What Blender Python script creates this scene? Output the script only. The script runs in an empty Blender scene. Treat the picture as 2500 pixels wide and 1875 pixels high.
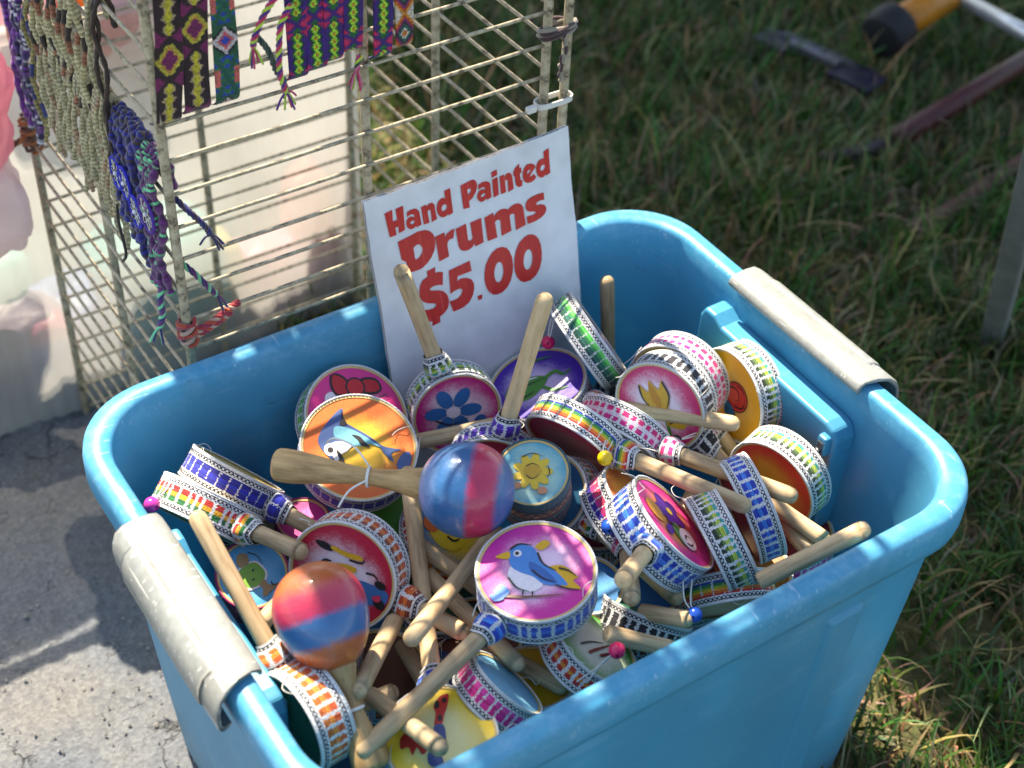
import bpy, math, random
import numpy as np
from mathutils import Vector, Matrix
from mathutils.geometry import tessellate_polygon

rng = np.random.default_rng(7); random.seed(7)
SC = bpy.context.scene; COL = SC.collection
CAM={'loc': (-0.476, -0.658, 1.16), 'x': (0.8362, -0.54734, 0.03459), 'up': (0.3469, 0.57672, 0.73963), 'back': (-0.42478, -0.60648, 0.67212), 'lens': 55.335}

# ------------------------------------------------------------------ camera, sky, sun, exposure
cd = bpy.data.cameras.new('camera'); co = bpy.data.objects.new('camera', cd); COL.objects.link(co); SC.camera = co
m = Matrix((CAM['x'], CAM['up'], CAM['back'])).transposed().to_4x4(); m.translation = Vector(CAM['loc'])
co.matrix_world = m
cd.sensor_width = 36; cd.lens = CAM['lens']; cd.clip_end = 500; cd.clip_start = .05
cd.dof.use_dof = True; cd.dof.focus_distance = 1.18; cd.dof.aperture_fstop = 5.6; cd.dof.aperture_blades = 0

SUN_EL, SUN_AZ = 56.0, 4.0            # azimuth clockwise from +Y (away from the camera)
w = bpy.data.worlds.new('World'); SC.world = w; w.use_nodes = True
nt = w.node_tree; bg = nt.nodes['Background']
sky = nt.nodes.new('ShaderNodeTexSky'); sky.sky_type = 'NISHITA'; sky.sun_disc = False
sky.sun_elevation = math.radians(SUN_EL); sky.sun_rotation = math.radians(SUN_AZ)
nt.links.new(sky.outputs[0], bg.inputs[0]); bg.inputs[1].default_value = .135
sl = bpy.data.lights.new('sun', 'SUN'); so = bpy.data.objects.new('sun', sl); COL.objects.link(so)
sl.energy = 5.0; sl.angle = math.radians(.55); sl.color = (1, .94, .84)
el, az = math.radians(SUN_EL), math.radians(SUN_AZ)
SDIR = Vector((math.sin(az)*math.cos(el), math.cos(az)*math.cos(el), math.sin(el)))
so.rotation_euler = SDIR.to_track_quat('Z', 'Y').to_euler(); so.location = SDIR*5
SC.view_settings.view_transform = 'Standard'; SC.view_settings.look = 'None'
SC.view_settings.exposure = 1.40; SC.view_settings.gamma = 1; SC.view_settings.use_curve_mapping = False
SC.view_settings.use_white_balance = True; SC.view_settings.white_balance_temperature = 7300; SC.view_settings.white_balance_tint = 10
SC.render.engine = 'CYCLES'; SC.cycles.use_denoising = True; SC.cycles.max_bounces = 8
SC.cycles.transparent_max_bounces = 24; SC.cycles.sample_clamp_indirect = 6; SC.cycles.caustics_reflective = False

# ------------------------------------------------------------------ helpers
def lin(c):
    c = np.asarray(c, float)/255.
    return np.where(c <= .04045, c/12.92, ((c+.055)/1.055)**2.4)
def L4(c): return tuple(float(x) for x in lin(c)) + (1.,)
def tag(o, label=None, cat=None, group=None, kind=None):
    if label: o['label'] = label
    if cat: o['category'] = cat
    if group: o['group'] = group
    if kind: o['kind'] = kind
    return o
def empty(name, loc=(0, 0, 0), parent=None):
    o = bpy.data.objects.new(name, None); o.empty_display_size = .02; COL.objects.link(o); o.location = loc
    if parent: o.parent = parent
    return o
def mesh(name, V, F, mat=None, smooth=True, col=None):
    """V (n,3); F list of index arrays (k,3)/(k,4) or plain list of tuples; col: colour per face (sRGB 0-255)"""
    me = bpy.data.meshes.new(name); V = np.asarray(V, np.float32)
    if isinstance(F, np.ndarray): F = [F]
    if len(F) and isinstance(F[0], np.ndarray):
        loops = np.concatenate([f.ravel() for f in F]).astype(np.int32)
        tot = np.concatenate([np.full(len(f), f.shape[1]) for f in F]).astype(np.int32)
    else:
        loops = np.array([i for f in F for i in f], np.int32); tot = np.array([len(f) for f in F], np.int32)
    st = np.zeros(len(tot), np.int32); st[1:] = np.cumsum(tot)[:-1]
    me.vertices.add(len(V)); me.vertices.foreach_set('co', V.ravel())
    me.loops.add(len(loops)); me.loops.foreach_set('vertex_index', loops)
    me.polygons.add(len(tot)); me.polygons.foreach_set('loop_start', st); me.polygons.foreach_set('loop_total', tot)
    me.polygons.foreach_set('use_smooth', np.full(len(tot), smooth))
    if col is not None:
        c = np.ones((len(tot), 4), np.float32); c[:, :3] = lin(col)
        a = me.color_attributes.new('Col', 'FLOAT_COLOR', 'CORNER')
        a.data.foreach_set('color', np.repeat(c, tot, axis=0).ravel())
    me.update(calc_edges=True)
    if mat: me.materials.append(mat)
    return me
def link(name, me, parent=None, mtx=None):
    o = bpy.data.objects.new(name, me); COL.objects.link(o)
    if parent: o.parent = parent
    if mtx is not None: o.matrix_local = mtx
    return o
def obj(name, V, F, mat=None, parent=None, smooth=True, col=None):
    return link(name, mesh(name, V, F, mat, smooth, col), parent)
def gridF(nu, nv, wu=False, wv=False, flip=False):
    iu = np.arange(nu if wu else nu-1); iv = np.arange(nv if wv else nv-1)
    a, b = np.meshgrid(iu, iv, indexing='ij'); a2 = (a+1) % nu; b2 = (b+1) % nv
    q = np.stack([a*nv+b, a2*nv+b, a2*nv+b2, a*nv+b2], -1).reshape(-1, 4)
    return q[:, ::-1].copy() if flip else q
class MB:
    def __init__(s): s.V = []; s.F = []; s.C = []; s.n = 0
    def add(s, V, F, c=None):
        V = np.asarray(V, float).reshape(-1, 3); Fs = F if isinstance(F, list) and len(F) and isinstance(F[0], np.ndarray) else [np.asarray(F)]
        for f in Fs:
            s.F.append(f+s.n)
            if c is not None: s.C.append(np.broadcast_to(np.asarray(c, float), (len(f), 3)))
        s.V.append(V); s.n += len(V)
    def build(s, name, mat, parent=None, smooth=True):
        return obj(name, np.concatenate(s.V), s.F, mat, parent, smooth, np.concatenate(s.C) if s.C else None)
def tubeVF(P, r, sides=8, cap=True):
    P = np.asarray(P, float); n = len(P); r = np.broadcast_to(np.asarray(r, float), (n,))
    T = np.gradient(P, axis=0); T /= np.linalg.norm(T, axis=1)[:, None]+1e-12
    ref = np.array([0, 0, 1.]) if abs(T[0, 2]) < .9 else np.array([1., 0, 0])
    N = np.zeros_like(P); x = np.cross(T[0], ref); x /= np.linalg.norm(x); N[0] = x
    for i in range(1, n):
        x = N[i-1]-T[i]*(N[i-1]@T[i]); N[i] = x/(np.linalg.norm(x)+1e-12)
    B = np.cross(T, N); a = np.arange(sides)*2*np.pi/sides
    V = P[:, None]+r[:, None, None]*(np.cos(a)[None, :, None]*N[:, None]+np.sin(a)[None, :, None]*B[:, None])
    F = [gridF(n, sides, wv=True)]
    V = V.reshape(-1, 3)
    if cap:
        F.append(np.array([list(range(sides))])); F.append(np.array([[(n-1)*sides+k for k in range(sides)][::-1]]))
    return V, F
def latheVF(prof, sides=28):
    """prof: (x,r) along +x"""
    prof = np.asarray(prof, float); a = np.arange(sides)*2*np.pi/sides
    V = np.stack([np.repeat(prof[:, 0], sides), (prof[:, 1, None]*np.cos(a)).ravel(), (prof[:, 1, None]*np.sin(a)).ravel()], -1)
    return V, [gridF(len(prof), sides, wv=True)]
def boxVF(lo, hi):
    (a, b, c), (d, e, f) = lo, hi
    V = [(a, b, c), (d, b, c), (d, e, c), (a, e, c), (a, b, f), (d, b, f), (d, e, f), (a, e, f)]
    F = np.array([(0, 3, 2, 1), (4, 5, 6, 7), (0, 1, 5, 4), (1, 2, 6, 5), (2, 3, 7, 6), (3, 0, 4, 7)])
    return np.array(V, float), F
def bevel(o, w=.002, seg=2):
    md = o.modifiers.new('bevel', 'BEVEL'); md.width = w; md.segments = seg; md.limit_method = 'ANGLE'; md.angle_limit = .6
    return o
def spline(pts, n=8, closed=False):
    P = np.asarray(pts, float); m = len(P); out = []
    for i in range(m if closed else m-1):
        if closed: p0, p1, p2, p3 = P[(i-1) % m], P[i], P[(i+1) % m], P[(i+2) % m]
        else: p0, p1, p2, p3 = P[max(i-1, 0)], P[i], P[i+1], P[min(i+2, m-1)]
        for k in range(n):
            t = k/n; out.append(.5*((2*p1)+(-p0+p2)*t+(2*p0-5*p1+4*p2-p3)*t*t+(-p0+3*p1-3*p2+p3)*t**3))
    if not closed: out.append(P[-1])
    return np.array(out)
def basis(x, z, loc):
    x = Vector(x).normalized(); z = Vector(z); z = (z-x*z.dot(x)).normalized(); y = z.cross(x)
    M = Matrix((x, y, z)).transposed().to_4x4(); M.translation = Vector(loc); return M

# ------------------------------------------------------------------ materials
def new_mat(name):
    mt = bpy.data.materials.new(name); mt.use_nodes = True
    return mt, mt.node_tree.nodes, mt.node_tree.links, mt.node_tree.nodes['Principled BSDF']
def tex(N, L, kind, scale, coord='Object', detail=4, rough=.55, stretch=None):
    tc = N.new('ShaderNodeTexCoord'); mp = N.new('ShaderNodeMapping')
    L.new(tc.outputs[coord], mp.inputs[0])
    if stretch: mp.inputs['Scale'].default_value = stretch
    t = N.new('ShaderNodeTex'+kind); t.inputs['Scale'].default_value = scale
    if kind == 'Noise': t.inputs['Detail'].default_value = detail; t.inputs['Roughness'].default_value = rough
    L.new(mp.outputs[0], t.inputs['Vector']); return t
def ramp(N, L, src, stops):
    r = N.new('ShaderNodeValToRGB'); e = r.color_ramp.elements
    while len(e) < len(stops): e.new(.5)
    for k, (p, c) in enumerate(stops):
        e[k].position = p; e[k].color = c if len(c) == 4 else tuple(c)+(1,)
    L.new(src, r.inputs[0]); return r
def mix(N, L, fac, a, b, mode='MIX'):
    x = N.new('ShaderNodeMix'); x.data_type = 'RGBA'; x.blend_type = mode
    for s, v in ((x.inputs[0], fac), (x.inputs[6], a), (x.inputs[7], b)):
        if hasattr(v, 'is_linked') or hasattr(v, 'links'): L.new(v, s)
        else: s.default_value = v
    return x.outputs[2]
def bump(N, L, b, src, strength=.3, dist=.001, prev=None):
    n = N.new('ShaderNodeBump'); n.inputs['Strength'].default_value = strength; n.inputs['Distance'].default_value = dist
    L.new(src, n.inputs['Height'])
    if prev: L.new(prev.outputs[0], n.inputs['Normal'])
    L.new(n.outputs[0], b.inputs['Normal']); return n
def plain(name, c, rough=.5, noise=.12, nscale=60, bmp=.15, bs=400, metal=0, spec=.5):
    mt, N, L, b = new_mat(name)
    t = tex(N, L, 'Noise', nscale); a = lin(c)
    r = ramp(N, L, t.outputs[0], [(.3, tuple(np.clip(a*(1-noise), 0, 1))), (.7, tuple(np.clip(a*(1+noise), 0, 1)))])
    L.new(r.outputs[0], b.inputs['Base Color']); b.inputs['Roughness'].default_value = rough; b.inputs['Metallic'].default_value = metal
    b.inputs['Specular IOR Level'].default_value = spec
    if bmp: bump(N, L, b, tex(N, L, 'Noise', bs).outputs[0], bmp, .0006)
    return mt
def attr_mat(name, rough=.8, sheen=.2, bs=1400, bmp=.5, dist=.0006, var=.25):
    mt, N, L, b = new_mat(name)
    a = N.new('ShaderNodeAttribute'); a.attribute_name = 'Col'
    t = tex(N, L, 'Noise', bs, detail=2)
    r = ramp(N, L, t.outputs[0], [(.25, (1-var,)*3), (.75, (1+var*.4,)*3)])
    L.new(mix(N, L, 1., a.outputs[0], r.outputs[0], 'MULTIPLY'), b.inputs['Base Color'])
    b.inputs['Roughness'].default_value = rough; b.inputs['Sheen Weight'].default_value = sheen
    if bmp: bump(N, L, b, t.outputs[0], bmp, dist)
    return mt
M_RIB = attr_mat('woven_ribbon', .78, .25, 1300, .5)
M_KNOT = attr_mat('knotted_thread', .85, .35, 2200, .6)
M_YARN = attr_mat('yarn', .9, .4, 1500, .8, .001)
M_WAX = attr_mat('waxed_cord', .6, .1, 1600, .5)
M_PAINT = attr_mat('painted_motif', .42, 0, 500, .12, .0002, .12)
M_THREAD = plain('cotton_thread', (225, 222, 212), .8, .05)
def wood_mat(name, c, dark, spec=.35):
    mt, N, L, b = new_mat(name)
    oi = N.new('ShaderNodeObjectInfo')
    tc = N.new('ShaderNodeTexCoord'); mp = N.new('ShaderNodeMapping'); mp.inputs['Scale'].default_value = (6, 60, 60)
    L.new(tc.outputs['Object'], mp.inputs[0])
    off = N.new('ShaderNodeVectorMath'); off.operation = 'ADD'; L.new(mp.outputs[0], off.inputs[0])
    cmb = N.new('ShaderNodeCombineXYZ'); mul = N.new('ShaderNodeMath'); mul.operation = 'MULTIPLY'; mul.inputs[1].default_value = 37
    L.new(oi.outputs['Random'], mul.inputs[0])
    for k in range(3): L.new(mul.outputs[0], cmb.inputs[k])
    L.new(cmb.outputs[0], off.inputs[1])
    t = N.new('ShaderNodeTexNoise'); t.inputs['Scale'].default_value = 4; t.inputs['Detail'].default_value = 6; t.inputs['Roughness'].default_value = .62
    L.new(off.outputs[0], t.inputs['Vector'])
    r = ramp(N, L, t.outputs[0], [(.28, tuple(lin(dark))), (.5, tuple(lin(c))), (.75, tuple(np.clip(lin(c)*1.25, 0, 1)))])
    t2 = tex(N, L, 'Noise', 28, detail=5); r2 = ramp(N, L, t2.outputs[0], [(.35, (.78, .74, .7)), (.6, (1, 1, 1))])
    c1 = mix(N, L, .8, r.outputs[0], r2.outputs[0], 'MULTIPLY')
    v = N.new('ShaderNodeHueSaturation'); L.new(c1, v.inputs['Color'])
    mr = N.new('ShaderNodeMapRange'); mr.inputs[3].default_value = .74; mr.inputs[4].default_value = 1.14; L.new(oi.outputs['Random'], mr.inputs[0])
    L.new(mr.outputs[0], v.inputs['Value']); L.new(v.outputs[0], b.inputs['Base Color'])
    # small dark pores
    t3 = tex(N, L, 'Noise', 300, detail=2); b.inputs['Roughness'].default_value = .58; b.inputs['Specular IOR Level'].default_value = spec
    bump(N, L, b, t.outputs[0], .25, .0006); return mt
M_WOOD = wood_mat('turned_wood', (204, 178, 138), (162, 130, 92))
M_WOOD_M = wood_mat('maraca_handle_wood', (200, 162, 108), (158, 118, 70), .5)
def face_mat(cin, cout):
    mt, N, L, b = new_mat('airbrushed_drumhead')
    tc = N.new('ShaderNodeTexCoord'); ln = N.new('ShaderNodeVectorMath'); ln.operation = 'LENGTH'
    L.new(tc.outputs['Object'], ln.inputs[0])
    n = tex(N, L, 'Noise', 38, detail=3); n2 = tex(N, L, 'Noise', 900, detail=2)
    a1 = N.new('ShaderNodeMath'); a1.operation = 'MULTIPLY_ADD'; a1.inputs[1].default_value = 24; L.new(ln.outputs['Value'], a1.inputs[0])
    s = N.new('ShaderNodeMath'); s.operation = 'MULTIPLY_ADD'; s.inputs[1].default_value = .55; s.inputs[2].default_value = -.28; L.new(n.outputs[0], s.inputs[0])
    s2 = N.new('ShaderNodeMath'); s2.operation = 'MULTIPLY_ADD'; s2.inputs[1].default_value = .35; s2.inputs[2].default_value = -.17; L.new(n2.outputs[0], s2.inputs[0])
    ad = N.new('ShaderNodeMath'); L.new(s.outputs[0], ad.inputs[0]); L.new(s2.outputs[0], ad.inputs[1]); L.new(ad.outputs[0], a1.inputs[2])
    r = ramp(N, L, a1.outputs[0], [(.40, L4(cin)), (.88, L4(cout))]); r.color_ramp.interpolation = 'EASE'
    L.new(r.outputs[0], b.inputs['Base Color']); b.inputs['Roughness'].default_value = .45
    q = bump(N, L, b, tex(N, L, 'Noise', 420, detail=5).outputs[0], .22, .0006); bump(N, L, b, tex(N, L, 'Noise', 45, detail=2).outputs[0], .25, .0015, q); return mt

# blue polypropylene of the bin: translucent, scuffed on the rim, scratched
def bin_mat():
    mt, N, L, b = new_mat('blue_polypropylene')
    tc = N.new('ShaderNodeTexCoord'); sep = N.new('ShaderNodeSeparateXYZ'); L.new(tc.outputs['Object'], sep.inputs[0])
    n = tex(N, L, 'Noise', 9, detail=5)
    base = ramp(N, L, n.outputs[0], [(.3, L4((68, 158, 196))), (.7, L4((80, 172, 208)))]).outputs[0]
    # scuffs: thin broken lines, denser at the rim
    def scr(scale, stretch, wdt, rot):
        v = tex(N, L, 'Voronoi', scale, stretch=stretch); v.inputs['Vector'].links[0].from_node.inputs['Rotation'].default_value = rot
        mm = N.new('ShaderNodeMath'); mm.operation = 'LESS_THAN'; mm.inputs[1].default_value = wdt; L.new(v.outputs['Distance'], mm.inputs[0])
        k = tex(N, L, 'Noise', 26, detail=2); g = N.new('ShaderNodeMath'); g.operation = 'GREATER_THAN'; g.inputs[1].default_value = .5; L.new(k.outputs[0], g.inputs[0])
        x = N.new('ShaderNodeMath'); x.operation = 'MULTIPLY'; L.new(mm.outputs[0], x.inputs[0]); L.new(g.outputs[0], x.inputs[1]); return x.outputs[0]
    def mx(a, b_):
        x = N.new('ShaderNodeMath'); x.operation = 'MAXIMUM'; L.new(a, x.inputs[0]); L.new(b_, x.inputs[1]); return x.outputs[0]
    s1 = mx(mx(scr(170, (1, .05, .5), .14, (0, 0, .5)), scr(190, (.05, 1, .5), .14, (.3, 0, .2))), scr(160, (1, .06, .6), .14, (.2, .4, -.7)))
    s2 = mx(scr(75, (1, .06, .5), .12, (.4, .2, .9)), scr(90, (.07, 1, .4), .12, (.6, 0, -.4)))
    mr = N.new('ShaderNodeMapRange'); mr.inputs[1].default_value = .325; mr.inputs[2].default_value = .362; L.new(sep.outputs[2], mr.inputs[0])
    rub = tex(N, L, 'Noise', 70, detail=6, rough=.75); rr = ramp(N, L, rub.outputs[0], [(.46, (0, 0, 0)), (.72, (1, 1, 1))])
    rm = N.new('ShaderNodeMath'); rm.operation = 'MULTIPLY'; L.new(rr.outputs[0], rm.inputs[0]); L.new(mr.outputs[0], rm.inputs[1])
    rm2 = N.new('ShaderNodeMath'); rm2.operation = 'MULTIPLY'; rm2.inputs[1].default_value = .55; L.new(rm.outputs[0], rm2.inputs[0])
    sm0 = N.new('ShaderNodeMath'); sm0.operation = 'MULTIPLY'; L.new(s1, sm0.inputs[0]); L.new(mr.outputs[0], sm0.inputs[1]); sm = N.new('ShaderNodeMath'); sm.operation = 'MULTIPLY'; L.new(sm0.outputs[0], sm.inputs[0]); L.new(rub.outputs[0], sm.inputs[1])
    c = mix(N, L, rm2.outputs[0], base, L4((150, 205, 232)))
    c = mix(N, L, sm.outputs[0], c, L4((190, 222, 236)))
    s2m = N.new('ShaderNodeMath'); s2m.operation = 'MULTIPLY'; s2m.inputs[1].default_value = .35; L.new(s2, s2m.inputs[0])
    c = mix(N, L, s2m.outputs[0], c, L4((120, 180, 212)))
    d = tex(N, L, 'Noise', 55, detail=3, stretch=(1, 1, 3)); dr = ramp(N, L, d.outputs[0], [(.70, (0, 0, 0)), (.76, (1, 1, 1))])
    dm = N.new('ShaderNodeMath'); dm.operation = 'MULTIPLY'; dm.inputs[1].default_value = .38; L.new(dr.outputs[0], dm.inputs[0])
    c = mix(N, L, dm.outputs[0], c, L4((70, 78, 70)))
    g1 = tex(N, L, 'Noise', 5, detail=7, rough=.7, stretch=(1, 1, .35)); gr = ramp(N, L, g1.outputs[0], [(.45, (0, 0, 0)), (.75, (.34, .34, .34))])
    c = mix(N, L, gr.outputs[0], c, L4((96, 140, 156)))
    h1 = tex(N, L, 'Noise', 24, detail=6, rough=.7, stretch=(.5, .5, 1.6)); hr = ramp(N, L, h1.outputs[0], [(.56, (0, 0, 0)), (.75, (.30, .30, .30))])
    c = mix(N, L, hr.outputs[0], c, L4((150, 204, 226)))
    lo = N.new('ShaderNodeMapRange'); lo.inputs[1].default_value = .10; lo.inputs[2].default_value = 0; lo.inputs[4].default_value = .5; L.new(sep.outputs[2], lo.inputs[0])
    lg = N.new('ShaderNodeMath'); lg.operation = 'MULTIPLY'; L.new(lo.outputs[0], lg.inputs[0]); L.new(h1.outputs[0], lg.inputs[1])
    c = mix(N, L, lg.outputs[0], c, L4((110, 104, 88)))
    L.new(c, b.inputs['Base Color']); b.inputs['Roughness'].default_value = .36
    rgh = N.new('ShaderNodeMapRange'); rgh.inputs[3].default_value = .28; rgh.inputs[4].default_value = .5; L.new(rub.outputs[0], rgh.inputs[0]); L.new(rgh.outputs[0], b.inputs['Roughness'])
    bump(N, L, b, tex(N, L, 'Noise', 45, detail=6, rough=.6).outputs[0], .12, .0012)
    tr = N.new('ShaderNodeBsdfTranslucent'); L.new(c, tr.inputs[0])
    ms = N.new('ShaderNodeMixShader'); ms.inputs[0].default_value = .30
    L.new(b.outputs[0], ms.inputs[1]); L.new(tr.outputs[0], ms.inputs[2]); L.new(ms.outputs[0], N['Material Output'].inputs[0])
    return mt
M_BIN = bin_mat()
def grip_mat():
    mt, N, L, b = new_mat('grey_plastic_grip')
    n = tex(N, L, 'Noise', 160, detail=5); base = ramp(N, L, n.outputs[0], [(.3, L4((124, 127, 124))), (.7, L4((142, 144, 139)))]).outputs[0]
    def scr(scale, stretch, wdt, rot):
        v = tex(N, L, 'Voronoi', scale, stretch=stretch); v.inputs['Vector'].links[0].from_node.inputs['Rotation'].default_value = rot
        q = N.new('ShaderNodeMath'); q.operation = 'LESS_THAN'; q.inputs[1].default_value = wdt; L.new(v.outputs['Distance'], q.inputs[0]); return q.outputs[0]
    x = None
    for a_ in ((190, (1, .05, .5), .15, (0, 0, .6)), (210, (.05, 1, .5), .14, (.3, 0, .3)), (170, (1, .04, .6), .14, (.2, .4, -.8)), (200, (.06, 1, .5), .13, (0, .3, -.2))):
        q = scr(*a_)
        if x is None: x = q
        else:
            m_ = N.new('ShaderNodeMath'); m_.operation = 'MAXIMUM'; L.new(x, m_.inputs[0]); L.new(q, m_.inputs[1]); x = m_.outputs[0]
    xm = N.new('ShaderNodeMath'); xm.operation = 'MULTIPLY'; xm.inputs[1].default_value = .5; L.new(x, xm.inputs[0])
    gd = tex(N, L, 'Noise', 18, detail=7, rough=.72); gdr = ramp(N, L, gd.outputs[0], [(.48, (0, 0, 0)), (.72, (.5, .5, .5))])
    base = mix(N, L, gdr.outputs[0], base, L4((112, 106, 92)))
    L.new(mix(N, L, xm.outputs[0], base, L4((214, 214, 206))), b.inputs['Base Color']); b.inputs['Roughness'].default_value = .45
    bump(N, L, b, tex(N, L, 'Noise', 260, detail=4).outputs[0], .2, .0006); return mt
M_GRIP = grip_mat()
def wire_mat():
    mt, N, L, b = new_mat('worn_white_wire_coating')
    n = tex(N, L, 'Noise', 120, detail=6, rough=.7); r = ramp(N, L, n.outputs[0], [(.36, L4((88, 78, 66))), (.46, L4((160, 148, 122))), (.68, L4((196, 184, 158)))])
    n2 = tex(N, L, 'Noise', 420, detail=3); r2 = ramp(N, L, n2.outputs[0], [(.3, (.45, .4, .34)), (.4, (1, 1, 1))])
    L.new(mix(N, L, .8, r.outputs[0], r2.outputs[0], 'MULTIPLY'), b.inputs['Base Color']); b.inputs['Roughness'].default_value = .5
    bump(N, L, b, n.outputs[0], .4, .0008); return mt
M_WIRE = wire_mat()
M_CARD = plain('white_cardboard_sheet', (214, 215, 216), .5, .10, 34, .15, 120)
M_FLUTE = plain('cardboard_flute', (176, 164, 152), .85, .1, 200)
def red_mat():
    mt, N, L, b = new_mat('red_sign_vinyl')
    n = tex(N, L, 'Noise', 30, detail=6, rough=.7, stretch=(9, .7, 1)); r = ramp(N, L, n.outputs[0], [(.42, L4((186, 24, 22))), (.60, L4((198, 34, 30))), (.72, L4((214, 96, 90)))])
    L.new(r.outputs[0], b.inputs['Base Color']); b.inputs['Roughness'].default_value = .4; return mt
M_RED = red_mat()

# ------------------------------------------------------------------ ground
def ground_mat(kind):
    mt, N, L, b = new_mat(kind)
    if kind == 'soil':
        n = tex(N, L, 'Noise', 14, detail=8, rough=.7); r = ramp(N, L, n.outputs[0], [(.3, L4((46, 44, 26))), (.5, L4((82, 80, 44))), (.72, L4((128, 116, 76)))])
    else:
        n = tex(N, L, 'Noise', 260, detail=6, rough=.8)
        n3 = tex(N, L, 'Noise', 7, detail=5); r0 = ramp(N, L, n3.outputs[0], [(.45, L4((110, 115, 121))), (.72, L4((126, 124, 120)))])
        r1 = ramp(N, L, n.outputs[0], [(.32, (.62, .62, .64)), (.5, (.95, .95, .95)), (.70, (1.22, 1.2, 1.17))])
        v = tex(N, L, 'Voronoi', 210); r2 = ramp(N, L, v.outputs['Color'], [(.15, (.78, .78, .80)), (.85, (1.16, 1.15, 1.12))])
        c = mix(N, L, 1., r0.outputs[0], r1.outputs[0], 'MULTIPLY'); c = mix(N, L, .8, c, r2.outputs[0], 'MULTIPLY')
        # cracks
        tc = N.new('ShaderNodeTexCoord'); dn = tex(N, L, 'Noise', 16, detail=5, rough=.7)
        wv = N.new('ShaderNodeVectorMath'); wv.operation = 'MULTIPLY_ADD'; wv.inputs[1].default_value = (.07, .07, 0)
        L.new(dn.outputs['Color'], wv.inputs[0]); L.new(tc.outputs['Object'], wv.inputs[2])
        cv = N.new('ShaderNodeTexVoronoi'); cv.feature = 'DISTANCE_TO_EDGE'; cv.inputs['Scale'].default_value = 17; L.new(wv.outputs[0], cv.inputs['Vector'])
        cr = ramp(N, L, cv.outputs['Distance'], [(0, (0, 0, 0)), (.028, (1, 1, 1))])
        km = tex(N, L, 'Noise', 11, detail=2); kr = ramp(N, L, km.outputs[0], [(.52, (0, 0, 0)), (.64, (.8, .8, .8))])
        cc = mix(N, L, kr.outputs[0], (1, 1, 1, 1), cr.outputs[0])
        c = mix(N, L, cc, tuple(lin((46, 45, 44)))+(1,), c)
        L.new(c, b.inputs['Base Color']); b.inputs['Roughness'].default_value = .9
        b1 = bump(N, L, b, n.outputs[0], .8, .003); b2 = bump(N, L, b, v.outputs['Distance'], .4, .0012, b1); bump(N, L, b, cc, .8, .006, b2)
        return mt
    L.new(r.outputs[0], b.inputs['Base Color']); b.inputs['Roughness'].default_value = .95
    bump(N, L, b, tex(N, L, 'Noise', 90, detail=6).outputs[0], .8, .01); return mt
V, F = np.array([(-80, -80, -.006), (120, -80, -.006), (120, 120, -.006), (-80, 120, -.006)], float), np.array([(0, 1, 2, 3)])
tag(obj('ground', V, F, ground_mat('soil'), smooth=False), kind='structure')
# asphalt: a broken-edged slab, real relief near the camera
nx, ny = 230, 260
gx = np.linspace(-1.5, .12, nx); gy = np.linspace(-.9, 2.2, ny)
X, Y = np.meshgrid(gx, gy, indexing='ij')
edge = .10+.03*np.sin(Y*9)+.015*np.sin(Y*31+1)
X2 = -1.5+(X+1.5)*(edge+1.5)/1.62
Z = .002*np.sin(X2*31+2*np.sin(Y*17))*np.cos(Y*27)+.0015*rng.standard_normal(X.shape)*.6+.004
Z += .004*np.clip(np.sin(X2*11+1)*np.sin(Y*9+.5), 0, 1)
Z[-1, :] = -.01; Z[0, :] = -.01
tag(obj('asphalt', np.stack([X2, Y, Z], -1).reshape(-1, 3), gridF(nx, ny), ground_mat('asphalt')), kind='structure')
# loose chips on the asphalt
mb = MB(); ico = np.array([(0, 0, 1), (.9, 0, .2), (.2, .9, .1), (-.9, .1, .2), (-.1, -.9, .15), (0, 0, -.6)], float)
icf = np.array([(0, 1, 2), (0, 2, 3), (0, 3, 4), (0, 4, 1), (5, 2, 1), (5, 3, 2), (5, 4, 3), (5, 1, 4)])
for k in range(2600):
    x, y = rng.uniform(-.62, .06), rng.uniform(-.05, .75)
    s = abs(rng.normal(.0008, .0006))+.0004; v = ico*(s*rng.uniform(.7, 1.4, 3)); a = rng.uniform(0, 6.28)
    v = np.stack([v[:, 0]*math.cos(a)-v[:, 1]*math.sin(a)+x, v[:, 0]*math.sin(a)+v[:, 1]*math.cos(a)+y, v[:, 2]+.0055+s*.3], -1)
    g = rng.uniform(112, 172); mb.add(v, icf, (g, g*.97, g*.92))
tag(mb.build('gravel', attr_mat('stone_chips', .9, 0, 300, .3), smooth=False), kind='stuff')

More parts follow.
